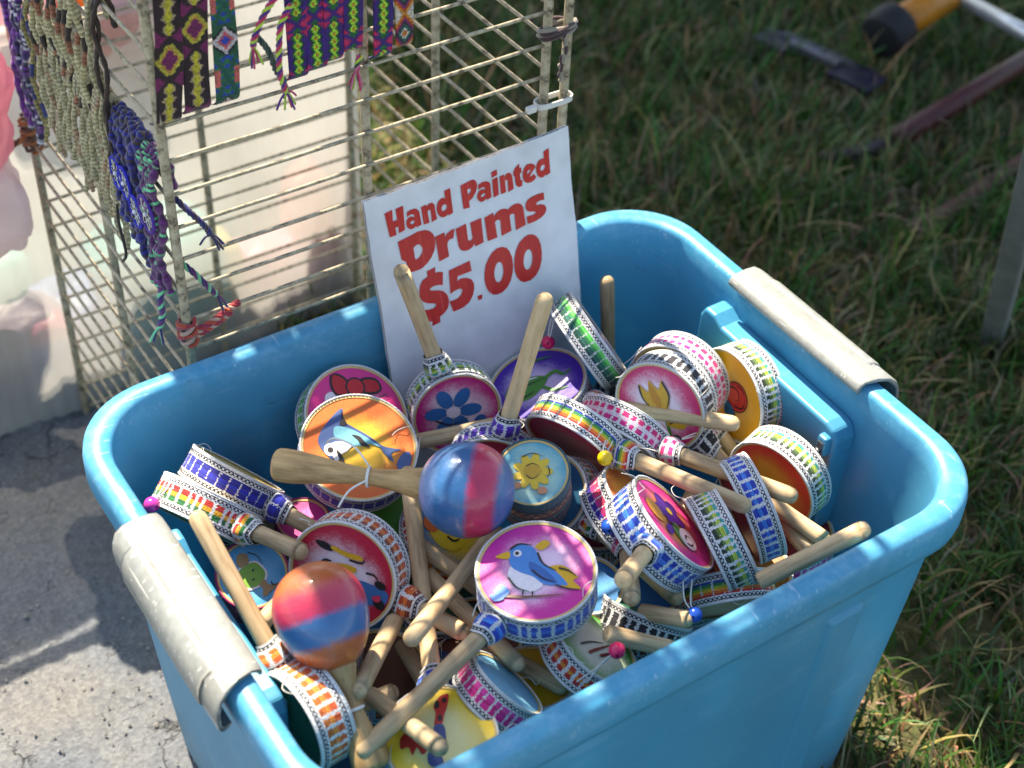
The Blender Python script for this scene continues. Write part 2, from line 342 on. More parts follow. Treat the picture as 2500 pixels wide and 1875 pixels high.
# ------------------------------------------------------------------ grass
def grass(n, x0, x1, y0, y1, hmin, hmax, wmin, wmax, dry, flat, skip=None):
    x = rng.uniform(x0, x1, n); y = rng.uniform(y0, y1, n)
    if skip is not None:
        k = ~skip(x, y); x, y = x[k], y[k]; n = len(x)
    k = rng.random(n) < .55+.45*np.sin(x*17+2*np.sin(y*9))*np.cos(y*15+x*4)+.25; x, y = x[k], y[k]; n = len(x)
    clump = .5+.5*np.sin(x*23+3*np.sin(y*11))*np.sin(y*19+2*np.cos(x*13))
    h = rng.uniform(hmin, hmax, n)*(.6+.7*clump); a = rng.uniform(0, 2*np.pi, n); wd = rng.uniform(wmin, wmax, n)
    ln = np.clip(rng.beta(2, 2, n)*1.5*flat, .05, 1.6)          # total bend angle
    seg = 5; t = np.linspace(0, 1, seg+1)
    P = np.zeros((n, seg+1, 3)); P[:, 0, 0] = x; P[:, 0, 1] = y; P[:, 0, 2] = -.004
    ang0 = rng.uniform(0, .5, n)*flat; tw = rng.normal(0, .25, n)
    for i in range(seg):
        th = ang0+ln*(i+.5)/seg; aa = a+tw*i
        P[:, i+1] = P[:, i]+np.stack([np.sin(th)*np.cos(aa), np.sin(th)*np.sin(aa), np.cos(th)], -1)*(h/seg)[:, None]
    P[:, 1:, 2] = np.maximum(P[:, 1:, 2], .004)
    side = np.stack([-np.sin(a), np.cos(a), np.zeros(n)], -1)
    wv = (1-t**1.8)*.9+.1
    A = P+side[:, None]*(wd[:, None]*wv[None])[:, :, None]*.5; B = P-side[:, None]*(wd[:, None]*wv[None])[:, :, None]*.5
    A[:, :, 2] += (wd*.25)[:, None]*wv[None]
    V = np.stack([A, B], 2).reshape(-1, 3)
    base = (np.arange(n)*(seg+1)*2)[:, None]; i = np.arange(seg)[None]*2
    F = np.stack([base+i, base+i+1, base+i+3, base+i+2], -1).reshape(-1, 4)
    isdry = rng.random(n) < dry+.35*(clump < .3)
    g = np.stack([rng.uniform(52, 92, n), rng.uniform(88, 126, n), rng.uniform(30, 54, n)], -1)
    d = np.stack([rng.uniform(140, 190, n), rng.uniform(126, 170, n), rng.uniform(84, 120, n)], -1)
    c = np.where(isdry[:, None], d, g)*rng.uniform(.74, 1.04, (n, 1))
    return V, F, np.repeat(c, seg, axis=0)
def grass_mat():
    mt, N, L, b = new_mat('grass_blade')
    a = N.new('ShaderNodeAttribute'); a.attribute_name = 'Col'; L.new(a.outputs[0], b.inputs['Base Color']); b.inputs['Roughness'].default_value = .55
    tr = N.new('ShaderNodeBsdfTranslucent'); L.new(a.outputs[0], tr.inputs[0]); ms = N.new('ShaderNodeMixShader'); ms.inputs[0].default_value = .3
    L.new(b.outputs[0], ms.inputs[1]); L.new(tr.outputs[0], ms.inputs[2]); L.new(ms.outputs[0], N['Material Output'].inputs[0]); return mt
inbin = lambda x, y: ((np.abs(x) < .24) & (np.abs(y) < .18)) | (x < .1+.03*np.sin(y*9))
mb = MB()
for spec in ((42000, .07, 1.5, -.5, 1.5, .03, .08, .0024, .0050, .16, 1.0), (21000, .07, 1.5, -.5, 1.5, .03, .085, .0014, .0028, .55, 1.75),
             (900, .07, 1.5, -.5, 1.5, .07, .15, .0020, .0040, .85, 1.9), (2500, .07, 1.5, -.5, 1.5, .025, .05, .006, .010, .02, 1.5),
             (9000, .07, 4, -1.5, 4, .03, .08, .003, .005, .3, 1.1)):
    V, F, c = grass(*spec, skip=inbin); mb.add(V, F, c)
tag(mb.build('grass', grass_mat()), kind='stuff')

# ------------------------------------------------------------------ the blue bin
def rrect(a, b, r, nc=14, ne=8):
    P = []
    for (sx, sy, a0) in ((1, 1, 0), (-1, 1, 90), (-1, -1, 180), (1, -1, 270)):
        for k in range(nc+1):
            t = math.radians(a0+90*k/nc); P.append((sx*(a-r)+r*math.cos(t), sy*(b-r)+r*math.sin(t)))
        nxt = {(1, 1): (-(a-r), b), (-1, 1): (-a, -(b-r)), (-1, -1): (a-r, -b), (1, -1): (a, b-r)}[(sx, sy)]
        p = P[-1]
        for k in range(1, ne): P.append((p[0]+(nxt[0]-p[0])*k/ne, p[1]+(nxt[1]-p[1])*k/ne))
    return np.array(P)
RIMZ = .36
bin_root = empty('storage_bin', (0, 0, 0))
tag(bin_root, 'sky blue plastic storage bin with grey handles, full of painted hand drums', 'storage bin')
prof = [(.232, .170, .045, .010), (.236, .174, .048, .004), (.240, .178, .05, .004), (.244, .182, .052, .012), (.2515, .1895, .056, .12), (.259, .197, .059, .24), (.2625, .2005, .061, .300), (.2635, .2015, .062, .318),
        (.2645, .2025, .062, .326), (.2705, .2085, .065, .3255), (.2740, .2120, .066, .328), (.2752, .2132, .067, .335), (.2751, .2131, .067, .350), (.2740, .2120, .0665, .3563), (.2712, .2092, .065, .3592), (.2640, .2020, .061, .3598),
        (.2584, .1964, .0585, .3590), (.2562, .1942, .057, .3560), (.2555, .1935, .056, .340), (.254, .192, .056, .300), (.2485, .1865, .053, .2), (.2425, .1805, .05, .1), (.238, .176, .048, .03), (.234, .172, .046, .014), (.20, .14, .04, .0125)]
loops = [np.c_[rrect(a, b, r), np.full(len(rrect(a, b, r)), z)] for a, b, r, z in prof]; nl = len(loops[0])
V = np.concatenate(loops); F = [gridF(len(loops), nl, wv=True, flip=True)]
F.append(np.array([[(len(loops)-1)*nl+k for k in range(nl)]])); F.append(np.array([[k for k in range(nl)][::-1]]))
obj('tub', V, F, M_BIN, bin_root)
# ribs pressed into the outer front and back walls
def wall_rib(x0, x1, z0, z1, sy, p=.004):
    def yy(z): return .182+(z-.012)*(.2005-.182)/.288
    y0, y1 = yy(z0), yy(z1)
    V = np.array([(x0, sy*(y0-.002), z0), (x1, sy*(y0-.002), z0), (x1, sy*(y1-.002), z1), (x0, sy*(y1-.002), z1), (x0+.006, sy*(y0+p), z0+.006), (x1-.006, sy*(y0+p), z0+.006), (x1-.006, sy*(y1+p), z1-.006), (x0+.006, sy*(y1+p), z1-.006)])
    F = np.array([(4, 5, 6, 7), (0, 1, 5, 4), (1, 2, 6, 5), (2, 3, 7, 6), (3, 0, 4, 7)])
    o = obj('wall_rib', V, F if sy < 0 else F[:, ::-1].copy(), M_BIN, bin_root, smooth=False); bevel(o, .002, 2)
for sy in (-1, 1):
    wall_rib(.125, .165, .03, .295, sy, .0035); wall_rib(-.165, -.125, .03, .295, sy, .0035)
# grips: hollow grey shells clipped over the two short rims
def grip(s):
    g = empty('handle_grip', (0, 0, 0), bin_root)
    sec = [(.2502, .3575), (.2500, .3605), (.2520, .3640), (.2570, .3660), (.2680, .3668), (.2780, .3655), (.2842, .3608), (.2872, .3530), (.2882, .345), (.2878, .3365), (.2860, .3315), (.2826, .3292), (.2790, .3295), (.2768, .3315),
           (.2788, .3328), (.2820, .3326), (.2842, .3345), (.2854, .3380), (.2857, .345), (.2848, .3518), (.2820, .3582), (.2765, .3628), (.2680, .3642), (.2580, .3636), (.2545, .3618), (.2530, .3595), (.2528, .3575)]
    ys = np.array([-.0790, -.0783, -.0770, -.073, -.066, -.05, -.02, .01, .04, .058, .068, .073, .0755, .077]); S = np.array(sec); c = np.array([.2690, .3500])
    k = np.array([.965, .985, .995, 1, 1, 1, 1, 1, 1, 1, .995, .985, .97, .95])
    P = []
    for y, kk in zip(ys, k):
        q = c+(S-c)*kk
        P.append(np.c_[s*q[:, 0], np.full(len(q), y)-(.010*np.clip((q[:, 0]-.262)/.026, 0, 1) if y < -.04 else 0), q[:, 1]])
    n = len(sec); V = np.concatenate(P); F = gridF(len(ys), n, wv=True, flip=(s < 0))
    obj('grip_shell', V, [F, np.array([list(range(n))]), np.array([[(len(ys)-1)*n+q for q in range(n)][::-1]])], M_GRIP, g)
    # raised outer pad with a crease along the top
    a = [(.2745, .3669), (.2798, .3657), (.2856, .3612), (.2890, .3532), (.2901, .346), (.2898, .337)]
    A = np.array(a); B = A-np.array([.002, .003]); S2 = np.concatenate([A, B[::-1]]); P = []
    for y, kk in zip((-.066, -.0635, -.05, -.02, .01, .04, .0535, .056), (.93, 1, 1, 1, 1, 1, 1, .93)):
        q = S2.mean(0)+(S2-S2.mean(0))*kk; P.append(np.c_[s*q[:, 0], np.full(len(q), y), q[:, 1]])
    n = len(S2); V = np.concatenate(P)
    obj('grip_pad', V, [gridF(8, n, wv=True, flip=(s < 0)), np.array([list(range(n))]), np.array([[7*n+q for q in range(n)][::-1]])], M_GRIP, g)
    return g
grip(-1); grip(1)
# moulded handle housings standing off the inner short walls
def housing(s):
    xi, xo = .2335, .2555
    if s < 0: xi = .2375
    h = empty('handle_housing', (0, 0, 0), bin_root)
    out = [(-.082, .19), (-.084, .316), (-.079, .3255), (-.070, .328), (.060, .330), (.070, .336), (.082, .336), (.087, .326), (.090, .19)]
    n = len(out); V = [(s*xi, y, z) for y, z in out]+[(s*xo, y, z) for y, z in out]
    F = [tuple(range(n))]+[(k, k+n, (k+1)+n, k+1) for k in range(n-1)]+[tuple(range(2*n-1, n-1, -1))]
    if s < 0: F = [f[::-1] for f in F]
    bevel(obj('housing_shell', V, F, M_BIN, h, smooth=False), .003, 3)
    V, F = boxVF((min(s*(xi-.006), s*(xi+.004)), -.0795, .300), (max(s*(xi-.006), s*(xi+.004)), -.070, .3195))
    bevel(obj('latch_lug', V, F, M_BIN, h, smooth=False), .002)
    V, F = boxVF((min(s*(xi-.0068), s*(xi-.004)), -.0775, .303), (max(s*(xi-.0068), s*(xi-.004)), -.072, .3145))
    obj('slot_shade', V, F, plain('recess_shade', (60, 66, 70), .6), h, smooth=False)  # solid dark block on the lug, coloured as the shade inside an opening
    V, F = tubeVF([(s*(xi-.008), -.0765, .3065), (s*(xi-.008), -.0725, .3065)], .0017, 10)
    obj('hinge_pin', V, F, plain('zinc_pin', (150, 150, 150), .35, metal=.9), h)
housing(1); housing(-1)

DRUMS=[
 ('pink hand drum with a red bow motif, half behind the orange dolphin drum', (-0.0603, 0.1547, 0.2913), (0.4355, 0.7475, 0.5016), (0.1226, -0.6013, 0.7896), 0.0432, 0.022, 0, 'green', (245, 215, 220), (225, 50, 130), 'bow', -83.7, [], 'drum', 0, None),
 ('orange and yellow drum painted with a leaping blue dolphin', (-0.0817, 0.1064, 0.3078), (0.4693, 0.8144, 0.3414), (-0.039, -0.3672, 0.9293), 0.0443, 0.022, 0, 'royal', (232, 180, 50), (222, 105, 40), 'dolphin', -86.9, [], 'drum', 0, None),
 ('magenta drum with blue petals, its stick standing up against the sign', (0.0195, 0.1307, 0.2877), (-0.2015, 0.251, 0.9468), (-0.2679, -0.9439, 0.1932), 0.0365, 0.024, 0.1401, 'lime', (240, 220, 225), (200, 30, 120), 'blueflower', -117.4, [], 'drum', 0, None),
 ('violet drum painted with a green leaf, below the pink bead', (0.0992, 0.1195, 0.2707), (0.4876, -0.8353, 0.2539), (-0.2651, 0.1354, 0.9547), 0.0414, 0.03, 0.1753, 'orange', (205, 185, 220), (70, 30, 160), 'greenleaf', 38.2, [], 'drum', 0, None),
 ('drum with purple striped ribbon, its stick pointing up past the price', (0.0089, 0.0545, 0.2886), (0.2262, -0.027, 0.9737), (-0.6266, -0.7694, 0.1242), 0.0357, 0.022, 0.1663, 'purple', (200, 60, 60), (150, 30, 60), None, -71.7, [], 'drum', 0, None),
 ('drum on edge with a bright green ribbon, leaning on the sign', (0.1486, 0.1249, 0.305), (0.4946, 0.6288, -0.6), (0.8413, -0.173, 0.5122), 0.0425, 0.0225, 0, 'green2', (150, 120, 190), (110, 80, 160), None, -4.4, [((-0.0049, 0.0188, -0.0282), 'pink')], 'drum', 0, None),
 ('drum buried in the back corner with only its upright stick showing', (0.2092, 0.1595, 0.1499), (-0.0635, 0.0611, 0.9961), (-0.585, -0.8109, 0.0124), 0.0412, 0.022, 0.1733, 'black', (220, 200, 190), (190, 60, 60), None, -90.6, [], 'drum', 0, None),
 ('pink drum with black and white ribbon and a yellow bell flower', (0.1609, 0.0344, 0.3034), (0.294, -0.8169, -0.4962), (-0.9028, -0.4078, 0.1367), 0.0388, 0.024, 0.0881, 'black', (245, 215, 225), (215, 45, 105), 'bellflower', 65.2, [((0.0274, 0.0067, 0.0325), 'black')], 'drum', 0, None),
 ('drum with green face and pink dashed ribbon behind the black ribbon one', (0.1881, 0.0511, 0.2995), (0.2659, -0.7402, -0.6176), (-0.9289, -0.3681, 0.0412), 0.0389, 0.024, 0.0906, 'pinkdash', (150, 165, 70), (120, 140, 50), None, 66.5, [], 'drum', 0, None),
 ('yellow drum with a red rose, upright against the right bin panel', (0.2254, 0.0161, 0.2974), (0.0509, 0.259, 0.9645), (-0.9986, 0.0284, 0.0451), 0.0399, 0.025, 0, 'lime', (240, 185, 90), (232, 165, 40), 'rose', -55.5, [], 'drum', 0, None),
 ('orange and red drum with lime ribbon, lowest at the right bin wall', (0.2074, -0.0586, 0.2726), (-0.0814, 0.1367, 0.9873), (-0.9714, -0.2327, -0.0478), 0.0395, 0.025, 0, 'lime', (240, 160, 50), (225, 60, 45), None, -61.4, [], 'drum', 0, None),
 ('drum edge-on with rainbow ribbon and a yellow bead', (0.066, 0.0276, 0.318), (0.363, -0.9261, 0.1032), (-0.8438, -0.3737, -0.3851), 0.0378, 0.021, 0.1524, 'rainbow', (150, 90, 80), (165, 30, 60), None, 35.6, [((0.0417, 0.0204, 0.0157), 'yellow')], 'drum', 0, None),
 ('drum with pink checked ribbon, its stick ending over the orange drum', (0.1064, 0.0212, 0.305), (0.3519, -0.9227, 0.1576), (-0.8112, -0.3846, -0.4405), 0.0377, 0.023, 0.1535, 'pinkdash', (150, 190, 215), (120, 165, 200), None, 34.5, [], 'drum', 0, None),
 ('small deep drum with a teal face and yellow sunflower motif', (0.0113, 0.0029, 0.3138), (0.5136, 0.7948, 0.3232), (-0.2579, -0.2163, 0.9416), 0.0272, 0.045, 0, 'dark', (185, 215, 190), (70, 160, 180), 'sunflower', -91.5, [], 'canister', 0, None),
 ('drum edge-on with royal blue ribbon at the left bin wall', (-0.1744, 0.1349, 0.3), (0.3989, -0.9162, -0.0387), (0.7309, 0.2922, 0.6167), 0.0377, 0.0235, 0.1229, 'royal', (220, 190, 110), (200, 170, 90), None, -248.6, [], 'drum', 0, None),
 ('drum edge-on with red, yellow and green ribbon and magenta bead', (-0.203, 0.1177, 0.3), (0.3011, -0.9162, 0.2644), (-0.7435, -0.3992, -0.5365), 0.0397, 0.0245, 0.1073, 'rasta', (220, 190, 110), (215, 180, 90), None, 38.9, [((-0.0083, 0.0432, 0.0138), 'magenta')], 'drum', 0, None),
 ('small blue drum with fuzzy magenta rim and green pear motif', (-0.1929, 0.0662, 0.2646), (0.4457, 0.7883, 0.4242), (-0.1656, -0.3931, 0.9045), 0.0258, 0.045, 0, 'wool', (120, 190, 225), (35, 140, 195), 'pear', -121.5, [], 'canister', 0, None),
 ('drum with orange striped ribbon and dark green face by the left handle', (-0.2253, -0.0829, 0.3), (-0.0691, 0.8465, 0.5279), (-0.9875, -0.1333, 0.0846), 0.0359, 0.027, 0.1549, 'orange2', (30, 90, 50), (20, 70, 40), None, -103.1, [], 'drum', 0, None),
 ('red and white drum painted with a blue bird, behind the lower maraca', (-0.1425, 0.0091, 0.3047), (0.4972, -0.8476, -0.1856), (-0.7476, -0.527, 0.4042), 0.0405, 0.026, 0.097, 'orange', (235, 215, 220), (190, 30, 60), 'parrot', 48.8, [], 'drum', 0, None),
 ('yellow drum with red poppies at the front rim, under crossed sticks', (-0.1529, -0.1333, 0.2731), (0.4164, 0.897, 0.1487), (-0.0774, -0.128, 0.9887), 0.038, 0.024, 0.2305, 'blue', (225, 215, 150), (235, 195, 30), 'poppy', -96.8, [], 'drum', 0, None),
 ('drum with a yellow sun on blue, in the gap under the big maraca', (-0.0436, 0.0351, 0.2608), (0.5181, 0.8372, 0.1751), (0.3734, -0.4056, 0.8343), 0.0367, 0.022, 0, 'rasta', (235, 195, 40), (40, 120, 170), 'sun', -71.1, [], 'drum', 0, None),
 ('round pink drum with a blue bird on white, front and centre', (-0.0435, -0.0815, 0.3216), (-0.9557, -0.2654, -0.1275), (-0.1166, -0.0565, 0.9916), 0.0416, 0.027, 0.1761, 'blue', (240, 205, 226), (204, 36, 146), 'bluebird', -230.1, [], 'drum', 0, None),
 ('drum with blue blocks on its ribbon and a pink face with violet pansies', (0.0597, -0.0881, 0.3182), (-0.689, -0.5104, 0.5146), (0.681, -0.2129, 0.7007), 0.0414, 0.028, 0.129, 'blue', (235, 150, 70), (205, 50, 130), 'pansy', -197.1, [((0.0322, 0.0572, -0.0092), 'blue')], 'drum', 0, None),
 ('drum with green and blue ribbon standing between two blue ribbon drums', (0.1058, -0.1064, 0.3), (-0.446, -0.3915, 0.8049), (-0.8934, 0.2496, -0.3736), 0.0396, 0.0235, 0, 'lime', (235, 190, 200), (215, 120, 150), None, -7.5, [], 'drum', 0, None),
 ('drum with blue ribbon and dark red face beside the orange drum', (0.1493, -0.0881, 0.295), (-0.3648, -0.2421, 0.8991), (-0.9129, 0.2828, -0.2942), 0.041, 0.021, 0, 'blue', (170, 50, 40), (140, 35, 35), None, -20.6, [], 'drum', 0, None),
 ('drum with red yellow green ribbon hugging the small teal drum', (0.0388, 0.0046, 0.2867), (0.1156, -0.9931, -0.0181), (-0.7613, -0.1003, 0.6406), 0.0303, 0.026, 0.1329, 'rasta', (60, 120, 150), (30, 80, 120), None, 35.8, [], 'drum', 0, None),
 ('drum with magenta and blue ribbon behind a blue bead', (0.0666, -0.0401, 0.29), (-0.5545, -0.79, 0.2618), (0.6736, -0.2413, 0.6986), 0.0364, 0.025, 0.115, 'violet', (235, 170, 60), (220, 120, 60), None, -220.3, [((0.045, -0.0224, 0.0019), 'blue')], 'drum', 0, None),
 ('drum with pale teal ribbon underneath the blue block drum', (0.0601, -0.0838, 0.2501), (0.5875, 0.8069, 0.0613), (-0.0994, -0.0033, 0.995), 0.0305, 0.024, 0, 'tealrib', (60, 130, 190), (40, 110, 170), None, -89.1, [], 'drum', 0, None),
 ('drum with rainbow ribbon and orange face down at the front rim', (0.0994, -0.1246, 0.262), (-0.4124, -0.3374, 0.8462), (-0.3316, -0.8096, -0.4844), 0.0372, 0.022, 0, 'rainbow', (240, 140, 50), (235, 110, 40), None, -136.7, [], 'drum', 0, None),
 ('drum with black and white ribbon low at the front rim', (0.0324, -0.113, 0.258), (0.4909, 0.5602, -0.6672), (0.611, 0.3245, 0.7221), 0.0339, 0.022, 0, 'black', (80, 150, 120), (50, 120, 90), None, -22.3, [], 'drum', 0, None),
 ('drum with green and white face and red orange ribbon at the front rim', (-0.0238, -0.1218, 0.2709), (0.5741, 0.7862, -0.2287), (0.5392, -0.1528, 0.8282), 0.034, 0.022, 0, 'redorange', (225, 220, 200), (60, 150, 50), 'redstems', -53.2, [((-0.0421, 0.0059, 0.0416), 'pink')], 'drum', 0, None),
 ('drum with dark blue face and red ribbon behind the pink bird drum', (0.0105, -0.0704, 0.261), (0.571, 0.8203, 0.0316), (0.0143, -0.0484, 0.9987), 0.0272, 0.028, 0, 'redorange', (50, 130, 190), (30, 100, 160), None, -85.0, [], 'drum', 0, None),
 ('drum with pink ribbon and light blue face at the front rim', (-0.0988, -0.1197, 0.275), (0.4717, 0.7021, -0.5335), (0.7468, 0.0037, 0.665), 0.0299, 0.023, 0, 'pink', (130, 190, 215), (90, 160, 200), None, -31.1, [], 'drum', 0, None),
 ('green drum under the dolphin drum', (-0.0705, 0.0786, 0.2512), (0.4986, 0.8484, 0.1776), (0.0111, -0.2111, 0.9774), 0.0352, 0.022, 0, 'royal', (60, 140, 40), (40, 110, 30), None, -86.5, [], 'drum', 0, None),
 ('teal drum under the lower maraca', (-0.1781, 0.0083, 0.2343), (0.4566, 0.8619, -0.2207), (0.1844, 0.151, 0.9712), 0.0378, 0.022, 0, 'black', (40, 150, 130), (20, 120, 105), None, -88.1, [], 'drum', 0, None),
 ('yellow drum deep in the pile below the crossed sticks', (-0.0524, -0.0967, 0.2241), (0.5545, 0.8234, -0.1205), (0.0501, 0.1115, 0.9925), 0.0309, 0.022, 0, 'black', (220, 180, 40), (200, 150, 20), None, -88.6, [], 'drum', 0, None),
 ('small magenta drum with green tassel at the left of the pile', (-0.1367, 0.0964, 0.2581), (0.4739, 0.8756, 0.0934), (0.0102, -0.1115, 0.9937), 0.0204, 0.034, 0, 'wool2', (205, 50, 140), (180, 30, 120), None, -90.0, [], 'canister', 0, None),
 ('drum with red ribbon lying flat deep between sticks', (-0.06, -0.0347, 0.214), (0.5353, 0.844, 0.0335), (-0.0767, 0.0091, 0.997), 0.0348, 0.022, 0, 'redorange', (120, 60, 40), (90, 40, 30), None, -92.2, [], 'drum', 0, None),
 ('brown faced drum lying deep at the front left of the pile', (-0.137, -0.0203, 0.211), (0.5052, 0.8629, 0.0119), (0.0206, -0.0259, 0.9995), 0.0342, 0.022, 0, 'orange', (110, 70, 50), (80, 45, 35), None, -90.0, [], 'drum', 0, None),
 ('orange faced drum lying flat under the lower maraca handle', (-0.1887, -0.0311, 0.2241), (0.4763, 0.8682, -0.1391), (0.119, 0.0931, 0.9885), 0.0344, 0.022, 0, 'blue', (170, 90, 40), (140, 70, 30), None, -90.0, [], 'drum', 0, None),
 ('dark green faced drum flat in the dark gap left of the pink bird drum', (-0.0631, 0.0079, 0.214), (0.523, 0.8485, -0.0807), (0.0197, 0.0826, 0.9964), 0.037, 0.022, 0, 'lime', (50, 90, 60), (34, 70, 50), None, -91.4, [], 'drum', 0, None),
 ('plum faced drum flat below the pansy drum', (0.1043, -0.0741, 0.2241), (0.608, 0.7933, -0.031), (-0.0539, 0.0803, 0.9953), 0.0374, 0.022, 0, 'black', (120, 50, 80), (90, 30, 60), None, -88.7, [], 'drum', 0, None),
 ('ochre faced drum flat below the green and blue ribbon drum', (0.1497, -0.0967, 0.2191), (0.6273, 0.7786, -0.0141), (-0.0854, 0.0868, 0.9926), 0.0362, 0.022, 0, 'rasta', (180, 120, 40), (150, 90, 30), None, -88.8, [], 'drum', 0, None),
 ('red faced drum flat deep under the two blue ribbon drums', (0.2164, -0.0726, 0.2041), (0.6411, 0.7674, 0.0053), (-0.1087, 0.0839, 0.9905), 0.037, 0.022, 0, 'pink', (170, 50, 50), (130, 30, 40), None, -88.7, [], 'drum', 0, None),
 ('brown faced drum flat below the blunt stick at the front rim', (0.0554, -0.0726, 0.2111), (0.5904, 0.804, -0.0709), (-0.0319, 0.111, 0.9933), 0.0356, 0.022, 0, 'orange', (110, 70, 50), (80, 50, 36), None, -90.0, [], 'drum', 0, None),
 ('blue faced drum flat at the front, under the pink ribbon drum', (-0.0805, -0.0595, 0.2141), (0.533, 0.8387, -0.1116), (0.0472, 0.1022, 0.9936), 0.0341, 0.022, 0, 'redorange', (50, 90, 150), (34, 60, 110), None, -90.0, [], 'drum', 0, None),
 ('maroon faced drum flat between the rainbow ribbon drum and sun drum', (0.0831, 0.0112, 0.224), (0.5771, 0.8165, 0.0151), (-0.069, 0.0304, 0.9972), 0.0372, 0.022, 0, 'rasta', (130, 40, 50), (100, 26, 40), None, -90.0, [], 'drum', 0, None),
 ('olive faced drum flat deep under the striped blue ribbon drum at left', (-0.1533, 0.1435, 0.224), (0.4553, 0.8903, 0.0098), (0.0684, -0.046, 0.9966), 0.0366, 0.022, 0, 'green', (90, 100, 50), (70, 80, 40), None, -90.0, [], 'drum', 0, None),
]
STICKS=[
 ('bare stick deep under the pansy drum pointing at the front rim', (0.085, -0.0784, 0.262), (0.0965, -0.1254, 0.262)),
 ('bare stick lying deep at the front left between maraca handle and yellow drum', (-0.2094, -0.0672, 0.262), (-0.1502, -0.072, 0.262)),
 ('bare stick wedged between the rainbow drum and the pansy drum', (0.1309, -0.0441, 0.285), (0.0942, -0.0649, 0.27)),
 ('bare stick lying sunlit beside the right wall, upper of two', (0.1604, -0.0835, 0.3), (0.1789, -0.1437, 0.292)),
 ('bare stick lying sunlit beside the right wall, lower of two', (0.1707, -0.0827, 0.285), (0.1672, -0.1423, 0.282)),
 ('bare stick slanting up onto the front rim at the right corner', (0.0966, -0.1573, 0.312), (0.1609, -0.1888, 0.362)),
 ('bare stick with a blunt end facing the viewer, left of the pink bird drum', (-0.02, 0.0047, 0.28), (-0.1468, -0.0812, 0.322)),
 ('bare stick lying between the dolphin drum and the violet drum', (-0.0352, 0.1049, 0.296), (0.0316, 0.078, 0.306)),
 ('bare stick crossing under the big maraca toward the pink bird drum', (-0.0822, 0.0158, 0.29), (-0.0573, -0.0397, 0.275)),
 ('bare stick sloping down with its round tip left of the pink knot', (-0.0876, -0.0064, 0.282), (-0.0722, -0.1106, 0.275)),
 ('bare stick, thin and low, sloping to the pink ribbon drum', (-0.0907, -0.0168, 0.25), (-0.0441, -0.1271, 0.25)),
 ('bare stick ending under the long stick of the pink bird drum', (-0.1753, -0.0768, 0.28), (-0.1673, -0.1613, 0.312)),
 ('dark bare stick with a small crescent of sun beside the maraca neck', (-0.1252, -0.0295, 0.285), (-0.1973, -0.1006, 0.322)),
 ('dark bare stick hidden in the shadow right of the maraca neck', (-0.119, -0.023, 0.24), (-0.1246, -0.0827, 0.24)),
 ('bare stick with greenish shade behind the blue bead at the front rim', (0.0234, -0.1193, 0.285), (0.0415, -0.1537, 0.3)),
 ('bare stick with blunt tip above the pink bead at the front rim', (-0.0235, -0.1385, 0.312), (0.0207, -0.1627, 0.29)),
 ('bare stick showing between the small blue drum and the lower maraca', (-0.211, 0.013, 0.285), (-0.1736, 0.033, 0.285)),
]
MARACAS=[('maraca with a blue and pink striped ball lying across the pile', (-0.0542, -0.0058, 0.352), (-0.1598, 0.0886, 0.352), 100, 0), ('maraca with orange, pink and blue bands, ball up at the left', (-0.1945, -0.0501, 0.352), (-0.2046, -0.1341, 0.285), 101, 1)]
